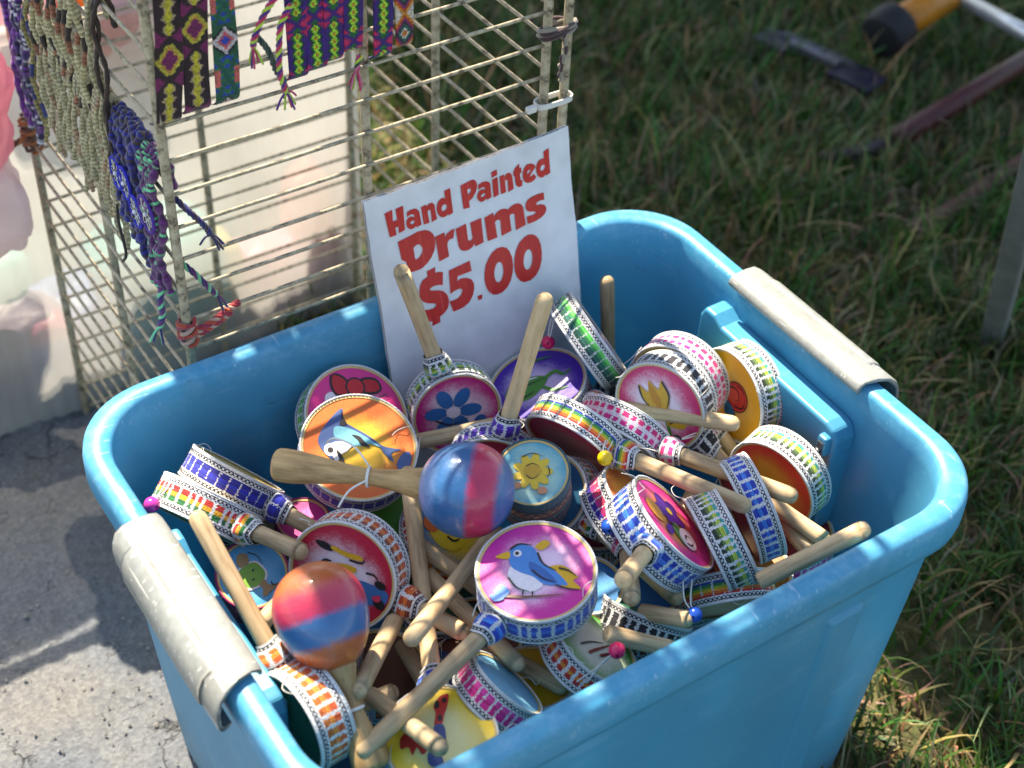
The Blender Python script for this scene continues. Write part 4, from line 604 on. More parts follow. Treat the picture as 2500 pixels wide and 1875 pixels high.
MOT = {
 'dolphin': [((66, 90, 138), S([(-.75, .1), (-.70, .30), (-.60, .45), (-.48, .62), (-.28, .80), (-.27, .55), (-.15, .45), (.17, .25), (.46, .02), (.78, -.05), (.60, -.12), (.62, -.30), (.46, -.13), (.36, .02), (.13, .12), (-.10, .02), (-.30, -.12), (-.42, -.28), (-.62, -.14)])),
   ((112, 178, 188), S([(-.42, .42), (-.15, .38), (.15, .20), (.40, .0), (.20, .07), (.0, .02), (-.25, .10), (-.44, .22)])), ((232, 222, 216), S([(-.52, .06), (-.36, .12), (-.14, .06), (-.22, -.08), (-.34, -.16), (-.42, -.30), (-.52, -.12)])),
   (BK, S([(-.12, .25), (.02, .22), (.12, .1), (.20, .0), (.04, .04), (-.02, .14)])), (WH, ellp(-.53, -.05, .12, .13)), (BK, ellp(-.53, -.06, .055, .06)), (BK, S([(-.42, -.05), (-.34, -.14), (-.28, -.28), (-.34, -.30), (-.40, -.16)])), (BK, S([(-.30, .78), (-.26, .6), (-.2, .46), (-.34, .45), (-.30, .60)])),
   ((66, 90, 138), S([(.68, -.34), (.80, -.14), (.93, -.1), (.96, -.3), (.86, -.5), (.72, -.48)]))],
 'bow': [(WH, S([(-.62, .45), (-.3, .52), (.1, .42), (.55, .25), (.6, -.3), (.2, -.6), (-.4, -.5), (-.6, -.1)])), (BK, S([(-.44, .92), (-.14, .80), (-.1, .48), (-.38, .44), (-.50, .66)])), (BK, S([(.16, .80), (.48, .82), (.60, .60), (.42, .48), (.18, .52)])), ((196, 28, 36), S([(-.41, .87), (-.17, .76), (-.14, .52), (-.36, .49), (-.45, .66)])), ((196, 28, 36), S([(.19, .76), (.46, .77), (.55, .6), (.4, .53), (.2, .56)])),
   (BK, ellp(.03, .63, .215, .20)), ((206, 34, 40), ellp(.03, .63, .175, .165))]+[(BK, stroke([(.52+.04*k, .42-.1*k), (.72+.04*k, .50-.1*k)], .015)) for k in range(3)],
 'blueflower': petals(6, -.1, .05, .42, .28, .17, (40, 110, 170), 10)+[(BK, stroke([(-.5, -.2), (-.1, -.3), (.3, -.1)], .03)), ((230, 220, 225), ellp(-.1, .05, .18, .16)), ((40, 100, 160), ellp(.62, -.2, .16, .2))],
 'greenleaf': [leaf(-.75, -.1, .25, .1, .32, (70, 140, 50)), (BK, stroke([(-.7, -.08), (-.3, .05), (.2, .1)], .035)), ((226, 226, 226), stroke([(-.5, .12), (-.2, .22), (.05, .2)], .05)), ((70, 140, 50), stroke([(.2, .1), (.45, .2), (.6, .02), (.8, .12)], .06)), ((70, 140, 50), stroke([(.1, -.15), (.3, -.35), (.6, -.4)], .055)), (BK, stroke([(-.6, -.2), (-.35, -.26), (-.1, -.18)], .03)), ((60, 120, 50), stroke([(-.1, .7), (.2, .72), (.5, .68)], .05))],
 'bellflower': [((84, 130, 50), stroke([(-.05, -.9), (.02, -.3), (.0, .1)], .05)), ((222, 160, 40), S([(-.30, .62), (-.14, .40), (.0, .66), (.14, .42), (.32, .60), (.34, .18), (.16, -.10), (-.14, -.10), (-.32, .2)])), ((206, 130, 30), S([(-.02, .62), (.1, .2), (.0, -.08), (-.12, .2)])), (BK, stroke([(-.30, .6), (-.33, .25), (-.16, -.08)], .03)), (BK, stroke([(.32, .58), (.35, .22), (.16, -.08)], .03)), ((222, 160, 40), S([(-.1, -.5), (-.4, -.35), (-.62, -.52), (-.36, -.66)])), ((222, 160, 40), S([(.0, -.45), (.3, -.25), (.6, -.4), (.36, -.62)])), (BK, stroke([(.04, -.45), (.3, -.4), (.56, -.42)], .02))],
 'rose': [(BK, ellp(.2, -.08, .40, .36, 10)), ((214, 62, 46), ellp(.2, -.08, .375, .335, 10)), ((232, 90, 66), ellp(.12, 0, .22, .19, 20)), (BK, stroke([(-.02, .1), (.15, .18), (.32, .05), (.25, -.15), (.08, -.12)], .022)), (BK, stroke([(.0, -.25), (.25, -.36), (.48, -.2)], .022)), (BK, stroke([(.4, .16), (.52, 0), (.5, -.15)], .02)), ((222, 88, 70), S([(-.3, .62), (-.18, .72), (-.05, .62), (.02, .45), (-.08, .3), (-.26, .38)])), ((222, 88, 70), ellp(-.22, .3, .12, .16, 20)),
   ((40, 120, 160), S([(-.3, -.1), (-.12, -.12), (-.08, -.4), (-.28, -.5), (-.42, -.3)])), (BK, stroke([(-.36, -.46), (-.2, -.5), (-.06, -.38)], .028)), (BK, stroke([(-.3, -.15), (-.22, -.3)], .02))],
 'sunflower': petals(9, 0, .04, .36, .24, .13, (226, 190, 50), 0)+[((206, 160, 40), ellp(0, .04, .26, .25)), (BK, stroke([(-.2, .2), (0, .29), (.2, .2)], .02)), (BK, stroke([(-.18, -.08), (0, -.2), (.2, -.06)], .02)), ((206, 140, 100), ellp(-.45, -.42, .14, .11)), ((206, 140, 100), ellp(.3, -.58, .15, .12)), (BK, stroke([(-.32, .5), (0, .62), (.34, .5)], .02)), (BK, stroke([(.45, .2), (.5, 0), (.42, -.2)], .02))],
 'pear': [(WH, S([(-.36, .18), (-.1, .42), (.36, .28), (.44, -.1), (.2, -.46), (-.2, -.46), (-.44, -.16)])), ((124, 170, 50), S([(-.32, .15), (-.1, .36), (.3, .24), (.38, -.1), (.16, -.4), (-.18, -.4), (-.38, -.14)])), ((170, 130, 80), S([(-.7, .3), (-.5, .44), (-.28, .24), (-.4, .0), (-.6, .05)])), ((170, 130, 80), S([(.38, .05), (.62, .0), (.82, .18), (.78, -.1), (.66, -.4), (.5, -.2), (.36, -.18)])), (BK, stroke([(-.5, .5), (-.2, .56), (.1, .42)], .022)), (BK, stroke([(.6, .1), (.72, .05), (.84, .2)], .03)), (BK, stroke([(-.3, -.5), (0, -.56), (.3, -.46)], .02)), (BK, ellp(-.05, .12, .03, .05)), (BK, ellp(.12, -.12, .03, .05))],
 'parrot': [((226, 170, 40), S([(-.72, -.05), (-.62, .3), (-.35, .42), (-.1, .3), (-.05, -.1), (-.35, -.3), (-.6, -.28)])), ((58, 110, 168), S([(-.62, -.02), (-.5, .25), (-.25, .25), (-.08, .02), (.2, -.12), (.5, -.35), (.72, -.62), (.5, -.8), (.1, -.6), (-.3, -.4), (-.56, -.25)])), (WH, ellp(-.36, .1, .15, .15)), (BK, ellp(-.34, .1, .075, .08)), ((226, 170, 40), S([(-.1, .28), (.1, .24), (.34, .06), (.28, -.02), (.0, .06), (-.14, .12)])), (BK, stroke([(-.3, .34), (-.18, .40), (-.06, .34)], .05)), (BK, S([(-.18, .82), (-.02, .74), (.1, .56), (.02, .52), (-.14, .66)])), ((226, 170, 40), S([(.06, .56), (.26, .32), (.52, .14), (.56, .22), (.3, .42), (.12, .6)])), (BK, stroke([(.3, .24), (.5, .1), (.6, .14)], .03)), (BK, ellp(.66, -.42, .08, .12, 40)), (BK, ellp(.46, -.74, .1, .14, 20)), (BK, stroke([(.5, -.1), (.64, -.2), (.66, -.34)], .03)), ((214, 60, 90), S([(.4, -.56), (.56, -.6), (.5, -.7), (.4, -.66)]))],
 'poppy': [((206, 46, 34), S([(-.02, .86), (.14, .90), (.12, .66), (.06, .45), (.02, .28), (-.12, .25), (-.1, .5), (-.14, .66)])), (BK, ellp(-.08, .68, .05, .09)), (BK, ellp(.06, .78, .045, .06)), (BK, ellp(-.02, .40, .04, .07)), ((40, 70, 130), S([(-.12, .24), (.06, .24), (.1, -.1), (.0, -.2), (-.12, -.05)])), ((186, 40, 34), S([(-.75, -.02), (-.6, .12), (-.45, .02), (-.3, .0), (-.22, -.22), (-.34, -.34), (-.44, -.2), (-.52, -.36), (-.6, -.2), (-.74, -.24)])), (BK, stroke([(-.5, .14), (-.34, .06), (-.2, -.16)], .05)), ((40, 70, 130), S([(-.22, -.3), (0, -.36), (.06, -.6), (-.2, -.56)]))],
 'sun': [((232, 196, 46), ellp(-.25, .0, .5, .56)), (BK, stroke([(-.5, .5), (-.2, .3), (.1, -.2)], .05)), (BK, ellp(-.2, .1, .1, .1)), ((232, 196, 46), ellp(-.19, .11, .06, .06)), (BK, stroke([(-.3, -.2), (-.15, -.32), (.05, -.25)], .04)), ((226, 110, 40), ellp(-.65, .1, .2, .2))],
 'bluebird': [((228, 172, 36), S([(.10, -.02), (.30, .12), (.52, .10), (.74, -.12), (.66, -.20), (.80, -.38), (.56, -.36), (.30, -.26), (.10, -.22)])), ((240, 230, 232), S([(-.46, .10), (-.30, -.02), (.0, -.10), (.12, -.30), (-.10, -.46), (-.34, -.38), (-.50, -.16)])),
   ((62, 136, 204), S([(-.50, .40), (-.34, .56), (-.10, .54), (.02, .38), (.10, .16), (.34, .0), (.56, -.28), (.40, -.30), (.14, -.28), (-.06, -.12), (-.30, -.02), (-.46, .12)])), ((40, 100, 170), S([(-.12, .20), (.10, .08), (.30, -.12), (.36, -.26), (.12, -.20), (-.10, .0)])),
   ((228, 172, 36), S([(-.50, .42), (-.74, .30), (-.50, .26)])), (WH, ellp(-.34, .38, .075, .075)), (BK, ellp(-.35, .38, .038, .04)), (BK, stroke([(-.48, .46), (-.32, .58), (-.08, .56)], .028)), (BK, stroke([(.02, .4), (.12, .16), (.36, .0)], .026)), (BK, stroke([(-.08, .02), (.12, -.16), (.34, -.24)], .022)), (BK, stroke([(-.5, -.14), (-.34, -.36), (-.1, -.45)], .022)), (BK, stroke([(.4, .06), (.58, .0), (.72, -.12)], .024)), (BK, stroke([(.34, -.3), (.56, -.38), (.78, -.4)], .022)),
   ((120, 80, 50), stroke([(-.78, -.52), (-.2, -.56), (.5, -.50)], .035)), (BK, stroke([(-.22, -.42), (-.24, -.54)], .02)), (BK, stroke([(-.06, -.44), (-.06, -.56)], .02)), ((62, 136, 204), S([(-.74, -.46), (-.62, -.30), (-.46, -.44), (-.58, -.58)])), ((62, 136, 204), S([(-.86, -.56), (-.72, -.66), (-.56, -.60), (-.66, -.50)])), ((228, 172, 36), S([(-.02, .52), (.14, .66), (.24, .58), (.10, .44)]))],
 'pansy': petals(5, .15, .25, .24, .22, .17, (96, 48, 150), 20)+[((90, 150, 70), S([(-.05, .0), (.1, -.1), (.05, -.4), (-.2, -.55), (-.25, -.2)])), ((226, 150, 60), ellp(-.45, .3, .22, .28)), ((236, 214, 214), ellp(.1, -.4, .32, .24, 30)), ((96, 48, 150), ellp(-.4, -.15, .18, .1, 30)), (BK, stroke([(0, -.4), (.12, -.32), (.24, -.38)], .03)), (BK, stroke([(-.08, -.5), (.06, -.56), (.2, -.5)], .03)), ((232, 196, 60), ellp(.15, .25, .09, .09)), (BK, stroke([(-.3, .05), (-.1, -.05), (0, -.2)], .03))],
 'redstems': [((130, 30, 34), stroke([(-.4, -.2), (0, -.1), (.5, .0)], .05)), (BK, stroke([(-.5, .05), (-.1, .1), (.3, .05)], .035)), ((130, 30, 34), stroke([(-.1, -.3), (.3, -.25), (.7, -.2)], .05))],
}
def motif(parent, name, R, rot, z):
    V = []; F = []; Cc = []; c, s = math.cos(math.radians(rot)), math.sin(math.radians(rot)); k = R*.93
    for i, (colr, pts) in enumerate(MOT[name]):
        pts = np.asarray(pts); h = z+.00006*(i+1); b = len(V)
        rr = np.linalg.norm(pts, axis=1); pts = pts/np.maximum(1, rr/.99)[:, None]
        for x, y in pts: V.append(((x*c-y*s)*k, (x*s+y*c)*k, h))
        for t in tessellate_polygon([[Vector((x, y, 0)) for x, y in pts]]):
            p = [pts[q] for q in t]; ar = (p[1][0]-p[0][0])*(p[2][1]-p[0][1])-(p[1][1]-p[0][1])*(p[2][0]-p[0][0])
            F.append(tuple(b+q for q in (t if ar > 0 else t[::-1]))); Cc.append(colr)
    return obj('painted_motif', V, F, M_PAINT, parent, False, np.array(Cc, float))

# ------------------------------------------------------------------ drums
BEAD = {'pink': (226, 40, 96), 'yellow': (226, 186, 24), 'blue': (34, 86, 190), 'magenta': (206, 60, 160), 'black': (34, 32, 38)}
bead_mats = {k: plain('bead_'+k, c, .22, .04, 60, 0) for k, c in BEAD.items()}
M_HOOP = plain('hoop_wood', (206, 176, 112), .6, .1)
def stick_prof(x0, x1, r=.0064):
    e = [(x0, r*.9)]+[(x0+(x1-x0)*t, r*(1+.02*math.sin(9*t))) for t in np.linspace(.02, .94, 12)]
    return e+[(x1-r*1.1, r), (x1-r*.62, r*.93), (x1-r*.28, r*.72), (x1-r*.08, r*.42), (x1, r*.05)]
di = 0
for (label, mid, h, n, R, T, hl, rib, cin, cout, mot, mrot, beads, kind, mini, cut) in DRUMS:
    di += 1
    root = empty('hand_drum'); root.matrix_world = basis(h, n, mid)
    tag(root, label, 'drum', 'painted hand drums heaped in the bin')
    # wooden hoop
    a = np.arange(72)*2*np.pi/72; pr = [(R-.0022, T/2-.0006), (R-.0004, T/2), (R, T/2-.0006), (R, -T/2+.0006), (R-.0004, -T/2), (R-.0022, -T/2+.0006)]
    V = np.stack([np.outer([p[0] for p in pr], np.cos(a)), np.outer([p[0] for p in pr], np.sin(a)), np.repeat(np.array([p[1] for p in pr])[:, None], 72, 1)], -1).reshape(-1, 3)
    obj('hoop', V, gridF(6, 72, wv=True, flip=True), M_HOOP, root)
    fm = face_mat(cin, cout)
    for sd in (1, -1):
        rs = np.linspace(0.02, 1, 7)*(R-.0012); V = [(0, 0, sd*(T/2-.0010))]; 
        for q in rs[1:]:
            for t in a: V.append((q*math.cos(t), q*math.sin(t), sd*(T/2-.0010-.0006*(1-(q/R)**2))))
        F = [tuple([0, 1+k, 1+(k+1) % 72][::sd]) for k in range(72)]
        for ri in range(len(rs)-2):
            b0 = 1+ri*72; F += [tuple([b0+k, b0+72+k, b0+72+(k+1) % 72, b0+(k+1) % 72][::sd]) for k in range(72)]
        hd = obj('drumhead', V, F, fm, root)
        if sd == 1 and mot: motif(hd, mot, R, mrot, T/2-.00085)
    # white piping where head meets ribbon
    for sd in (1, -1):
        t = np.linspace(0, 2*np.pi, 200, endpoint=False); g = .00022*np.sin(t*90)
        P = np.stack([(R+.0002)*np.cos(t), (R+.0002)*np.sin(t), np.full(200, sd*(T/2-.0002))], -1)
        sides = 6; b = np.arange(sides)*2*np.pi/sides; er = np.stack([np.cos(t), np.sin(t), 0*t], -1)
        V = P[:, None]+(.00085+g)[:, None, None]*(np.cos(b)[None, :, None]*er[:, None]+np.sin(b)[None, :, None]*np.array([0, 0, 1.])[None, None])
        if kind == 'canister': pc = {'dark': (34, 84, 96), 'wool': (170, 28, 100), 'wool2': (150, 24, 110)}[rib]
        else: pc = (222, 222, 218)
        F = gridF(200, sides, wu=True, wv=True)
        obj('edge_cord', V.reshape(-1, 3), F, M_YARN, root, True, np.broadcast_to(np.array(pc, float), (len(F), 3)))
    band(root, R, T-.0006, rib, M_RIB if rib in RIB else M_YARN, 100+di, nu=420 if kind == 'drum' else 260)
    if hl > R+.01:
        V, F = latheVF(stick_prof(R-.004, hl), 20); hs = obj('handle', V, F, M_WOOD, root)
        wrap(root, R-.0015, R+.019, .0064, rib, 300+di)
    for j in range(2 if kind == 'drum' else 0):
        t0 = rng.uniform(0, 6.28); p0 = np.array([(R+.001)*math.cos(t0), (R+.001)*math.sin(t0), (T/2-.001)]); d_ = rng.normal(0, 1, 3); d_[2] = abs(d_[2])*.5; d_ /= np.linalg.norm(d_)
        V, F = tubeVF(spline([p0, p0+d_*.006+np.array([0, 0, .003]), p0+d_*.013, p0+d_*.016+rng.normal(0, .004, 3)], 7), .00032, 4); obj('loose_thread', V, F, M_THREAD, root)
    for (bl, bc) in beads:
        bl = np.array(bl); r = .0058 if bc != 'black' else .005
        V, F = latheVF([(-r*math.cos(q)*1.0, max(r*math.sin(q), .0009)) for q in np.linspace(.12, math.pi-.12, 14)], 20)
        bo = obj('bead', V+bl, F, bead_mats[bc], root)
        ang = math.atan2(bl[1], bl[0])
        for j, da in enumerate((-.10, .07)):
            p0 = np.array([(R+.001)*math.cos(ang+da), (R+.001)*math.sin(ang+da), .002*(j*2-1)]); p1 = bl
            mdl = (p0+p1)/2+np.array([0, 0, 1.])*.004*(1 if bl[2] > 0 else -1)+rng.normal(0, .002, 3)
            V, F = tubeVF(spline([p0, mdl, p1], 8), .0006, 5); obj('string', V, F, M_THREAD, root)
stick_mesh = None
for (label, p0, p1) in STICKS:
    p0, p1 = np.array(p0), np.array(p1); ln = np.linalg.norm(p1-p0)
    V, F = latheVF(stick_prof(0, ln, .0063), 20); F.append(np.array([list(range(20))]))
    o = obj('wooden_stick', V, F, M_WOOD); o.matrix_world = basis((p1-p0)/ln, (0, 0, 1), p0)
    tag(o, label, 'stick', 'bare wooden sticks lying among the drums')

# ------------------------------------------------------------------ maracas
def maraca_mat(which):
    mt, N, L, b = new_mat('lacquered_gourd')
    tc = N.new('ShaderNodeTexCoord'); sp = N.new('ShaderNodeSeparateXYZ'); L.new(tc.outputs['Object'], sp.inputs[0])
    n = tex(N, L, 'Noise', 260, detail=6, rough=.8); n2 = tex(N, L, 'Noise', 700, detail=2)
    a1 = N.new('ShaderNodeMath'); a1.operation = 'MULTIPLY_ADD'; a1.inputs[1].default_value = 1/.08; L.new(sp.outputs[0], a1.inputs[0])
    s = N.new('ShaderNodeMath'); s.operation = 'MULTIPLY_ADD'; s.inputs[1].default_value = .11; s.inputs[2].default_value = .445; L.new(n.outputs[0], s.inputs[0]); L.new(s.outputs[0], a1.inputs[2])
    BL, PK, LV, OR = (38, 94, 144), (178, 38, 76), (160, 162, 194), (172, 86, 38)
    if which == 0: st = [(.06, LV), (.18, (110, 140, 186)), (.28, BL), (.52, BL), (.58, PK), (.76, (184, 44, 80)), (.82, BL), (.96, (70, 100, 160))]
    else: st = [(.05, OR), (.20, OR), (.27, BL), (.44, BL), (.50, PK), (.66, (180, 50, 72)), (.76, OR), (.96, (180, 96, 46))]
    r = ramp(N, L, a1.outputs[0], [(p, L4(c)) for p, c in st]); r2 = ramp(N, L, n2.outputs[0], [(.3, (.86, .86, .86)), (.7, (1.08, 1.08, 1.08))])
    L.new(mix(N, L, 1., r.outputs[0], r2.outputs[0], 'MULTIPLY'), b.inputs['Base Color'])
    b.inputs['Roughness'].default_value = .42; b.inputs['Coat Weight'].default_value = .45; b.inputs['Coat Roughness'].default_value = .12
    q = bump(N, L, b, tex(N, L, 'Noise', 42, detail=3).outputs[0], .5, .003); bump(N, L, b, tex(N, L, 'Noise', 500, detail=2).outputs[0], .12, .0004, q); return mt
for (label, c, e, apx, which) in MARACAS:
    c, e = np.array(c), np.array(e); Rb = .0345 if which == 0 else .0312
    x = (c-e)/np.linalg.norm(c-e); ln = np.linalg.norm(c-e)
    root = empty('maraca'); root.matrix_world = basis(x, (0, 0, 1), c); tag(root, label, 'maraca', 'maracas on top of the drums')
    pts = []
    for q in np.linspace(.25, math.pi-.02, 34):
        xx = -math.cos(q); pear = 1+(.05 if which else .02)*xx; xx = xx*1.22 if (which and xx < 0) else xx
        pts.append((xx*Rb*(1.06 if which else 1.0), Rb*math.sin(q)**(.96)*pear))
    V, F = latheVF(pts, 48); F.append(np.array([list(range(48))]))
    obj('gourd', V, F, maraca_mat(which), root)
    hx = -Rb*(1.2 if which else .93); hl = ln+hx
    pr = [(hx+.006, .0085), (hx+.001, .0112), (hx-.002, .0114)]+[(hx-t*hl, r) for t, r in ((.08, .0102), (.16, .0083), (.26, .0068), (.36, .0062), (.45, .0066), (.58, .0084), (.72, .0106), (.84, .0121), (.92, .0124), (.96, .0118), (.985, .0098), (.997, .0060), (1, .0004))]
    pr = [pr[0]]+[tuple(p) for p in spline(pr[1:], 4)]
    V, F = latheVF(pr[::-1], 30); obj('handle', V, F, M_WOOD_M, root)
    tx = hx-hl*(.36 if which == 0 else .42)
    t = np.linspace(0, 4*np.pi, 60); V, F = tubeVF(np.stack([tx+.0012*t/12, .0072*np.cos(t), .0072*np.sin(t)], -1), .0008, 6); obj('string_tie', V, F, M_THREAD, root)
    if which == 0:
        V, F = tubeVF(spline([(tx, .004, .007), (tx-.012, .012, .016), (tx-.028, .020, .014), (tx-.036, .024, .004)], 8), .0008, 6); obj('string_tail', V, F, M_THREAD, root)
        V, F = tubeVF(spline([(tx, -.006, .002), (tx-.010, -.016, 0), (tx-.016, -.026, -.008)], 8), .0008, 6); obj('string_tail', V, F, M_THREAD, root)

# ------------------------------------------------------------------ price sign
so_, sn, sv = np.array(SIGN['o']), np.array(SIGN['n']), np.array(SIGN['v'])
sroot = empty('price_sign'); sroot.matrix_world = Matrix(((1, sv[0], sn[0], so_[0]), (0, sv[1], sn[1], so_[1]), (0, sv[2], sn[2], so_[2]), (0, 0, 0, 1)))
tag(sroot, 'white cardboard sign reading Hand Painted Drums $5.00 in red, standing in the bin', 'sign')
tl, tr, _, br, bl = [np.array(p) for p in SIGN['corners']]
dn_l = (bl-tl)/np.linalg.norm(bl-tl); dn_r = (br-tr)/np.linalg.norm(br-tr); bl2 = tl+dn_l*.262; br2 = tr+dn_r*.262
def bend(x, y): return .0035*math.sin((x+.02)/.2*math.pi)*(1+y/.3)+.0012*math.sin(y*40)
def sheet(name, z, mat, t=.0006):
    nu_, nv_ = 24, 24; V = []
    for i in range(nu_+1):
        for j in range(nv_+1):
            s, q = i/nu_, j/nv_; p = (tl*(1-q)+bl2*q)*(1-s)+(tr*(1-q)+br2*q)*s; V.append((p[0]+(.0003*math.sin(q*23)+.0002*math.sin(q*61) if i in (0, nu_) else 0), p[1]+(.0004*math.sin(s*40)+.0002*math.sin(s*97) if j == 0 else 0), z+bend(p[0], p[1])))
    n = len(V); V = np.array(V+[(a, b, c-t) for a, b, c in V]); Fq = gridF(nu_+1, nv_+1)
    return obj(name, V, [Fq[:, ::-1].copy(), Fq+n], mat, sroot, False)
sheet('front_sheet', 0, M_CARD); sheet('back_sheet', -.0038, M_CARD)
tt = np.linspace(0, 1, 260); V = []
for s in tt:
    z = -.0022+.0013*math.sin(s*2*math.pi*27)
    for q in np.linspace(0, 1, 13):
        p = (tl*(1-q)+bl2*q)*(1-s)+(tr*(1-q)+br2*q)*s; V.append((p[0], p[1]-.0004*(q == 0), z+bend(p[0], p[1])))
obj('corrugated_core', np.array(V), gridF(260, 13), M_FLUTE, sroot)
V = []; F = []
for i, (o_, hs) in enumerate(SIGN['gly']):
    def dens(p):
        r_ = []
        for k_ in range(len(p)):
            a_, b2_ = p[k_], p[(k_+1) % len(p)]
            for t_ in (0, .34, .67): r_.append((a_[0]+(b2_[0]-a_[0])*t_, a_[1]+(b2_[1]-a_[1])*t_))
        return r_
    polys = [[Vector((x, y, 0)) for x, y in dens(o_)]]+[[Vector((x, y, 0)) for x, y in dens(hh)] for hh in hs]
    flat = [v for p in polys for v in p]; b0 = len(V); V += [(v.x, v.y, .0006+bend(v.x, v.y)) for v in flat]
    for t in tessellate_polygon(polys):
        p = [flat[q] for q in t]; ar = (p[1].x-p[0].x)*(p[2].y-p[0].y)-(p[1].y-p[0].y)*(p[2].x-p[0].x)
        F.append(tuple(b0+q for q in (t if ar > 0 else t[::-1])))
obj('red_lettering', V, F, M_RED, sroot, False)

# ------------------------------------------------------------------ wire display rack
X0, X1, Y0, Y1, XM, YM = -.155, .171, .24, .58, .009, .41
rack = empty('wire_rack', (0, 0, 0)); tag(rack, 'worn off white wire grid rack standing behind the bin, hung with bracelets', 'display rack')
ZT = 1.60; SP = .0292; Z0 = .4625-15*SP
def wire_mesh(length, r, name):
    V, F = tubeVF([(t*length, 0, 0) for t in np.linspace(0, 1, 14)], r, 8); V = V+np.repeat(rng.normal(0, .00013, (14, 3)), 8, 0)[:len(V)]
    return mesh(name, V, F, M_WIRE)
wx = wire_mesh(X1-X0, .00155, 'wire'); wy = wire_mesh(Y1-Y0, .00155, 'wire'); ps = wire_mesh(ZT, .0039, 'post')
Rz = Matrix.Rotation(math.pi/2, 4, 'Z'); Ry = Matrix.Rotation(-math.pi/2, 4, 'Y')
for (x, y) in ((X0, Y0), (XM, Y0+.005), (X1, Y0), (X0+.004, YM), (X1, YM), (X0, Y1), (XM, Y1+.004), (X1, Y1), (X1+.0185, Y0-.002)):
    link('post', ps, rack, Matrix.Translation((x, y, 0)) @ Ry)
k = 0
while Z0+k*SP < ZT:
    z = Z0+k*SP; k += 1
    if z < .01: continue
    link('wire', wx, rack, Matrix.Translation((X0, Y0-.0005, z)))
    link('wire', wx, rack, Matrix.Translation((X0, Y1, z-.012)))
    link('wire', wy, rack, Matrix.Translation((X0-.0005, Y0, z+.0273)) @ Rz)
    link('wire', wy, rack, Matrix.Translation((X1, Y0, z+.006)) @ Rz)
wires_front = [Z0+i*SP for i in range(k)]

# ------------------------------------------------------------------ flat knotted bracelets on the front of the rack
def pat_neon(i, j, nc, s0):
    c = abs(j-(nc-1)/2); s = (i+s0) % 44
    if s < 32:
        q = (s % 6.4)/6.4; wdt = .9+2.0*(1-abs(2*q-1)); e = min(s, 32-s)*.9
        wdt = min(wdt, e)
        if c < .8 and abs(q-.5) < .22: return (206, 150, 40)
        if c < wdt: return (186, 236, 60)
        if c < min(wdt+1.3, e+1): return (22, 110, 50)
        if c < min(wdt+2.2, e+1.6): return (16, 40, 30)
        if c > e+2.4: return (216, 30, 96) if c > e+3.4 else (150, 20, 100)
        return (66, 20, 130)
    d = abs(s-38)*1.25
    if c > d+1.8: return (226, 44, 110) if c > d+3 else (206, 26, 90)
    if c > d+.6: return (120, 20, 110)
    if d > c+3.2: return (22, 110, 50)
    return (66, 20, 130)
def pat_maroon(i, j, nc, s0):
    c = abs(j-(nc-1)/2); s = (i+s0) % 60
    if s < 34:
        q = (s % 6.8)/6.8; wdt = 1.2+2.6*(1-abs(2*q-1)); e = min(s, 34-s)*.9+.4; wdt = min(wdt, e)
        if c < wdt*.62: return (206, 190, 50)
        if c < wdt: return (186, 160, 120)
        if c > e+3: return (130, 24, 90)
        return (46, 20, 24)
    s -= 34; d = abs(s-13)*.62
    if s < 5 or s > 21: return (130, 24, 90) if c > abs((s if s < 5 else 26-s))*1.1+1 else (46, 20, 24)
    w2 = 7.5-abs(s-13)*.7
    if c < w2-3: return (116, 20, 84) if (i+j) % 3 else (140, 30, 100)
    if c < w2-1.6: return (206, 150, 60)
    if c < w2: return (196, 186, 60)
    return (46, 20, 24)
def pat_blue(i, j, nc, s0):
    c = abs(j-(nc-1)/2); s = (i+s0) % 46
    if s < 20:
        d = c*1.1+abs(s-10)
        if d < 3: return (40, 70, 180)
        if d < 5.6: return (206, 90, 100)
        if d < 8.6: return (216, 200, 200)
        if d < 10.2: return (20, 24, 26)
        return (30, 90, 60)
    d = abs(s-33)+c*.8
    if c > 4.4 and abs(s-33) < 6: return (220, 110, 100)
    if abs(c-(abs(s-33)*.45)) < 1.6: return (24, 96, 76)
    return (34, 70, 170) if (int(d) % 6) < 3 else (36, 120, 60)
def pat_orange(i, j, nc, s0):
    c = abs(j-(nc-1)/2); s = (i+s0) % 34; d = abs(s-17)*.62+c*.9
    if d < 2: return (226, 130, 30)
    if d < 3.4: return (226, 216, 206)
    if d < 5.4: return (30, 100, 84)
    if d < 6.8: return (60, 24, 40)
    if d < 8.2: return (120, 40, 110)
    if d < 10: return (206, 74, 26)
    if d < 12: return (226, 150, 40)
    return (232, 216, 200)
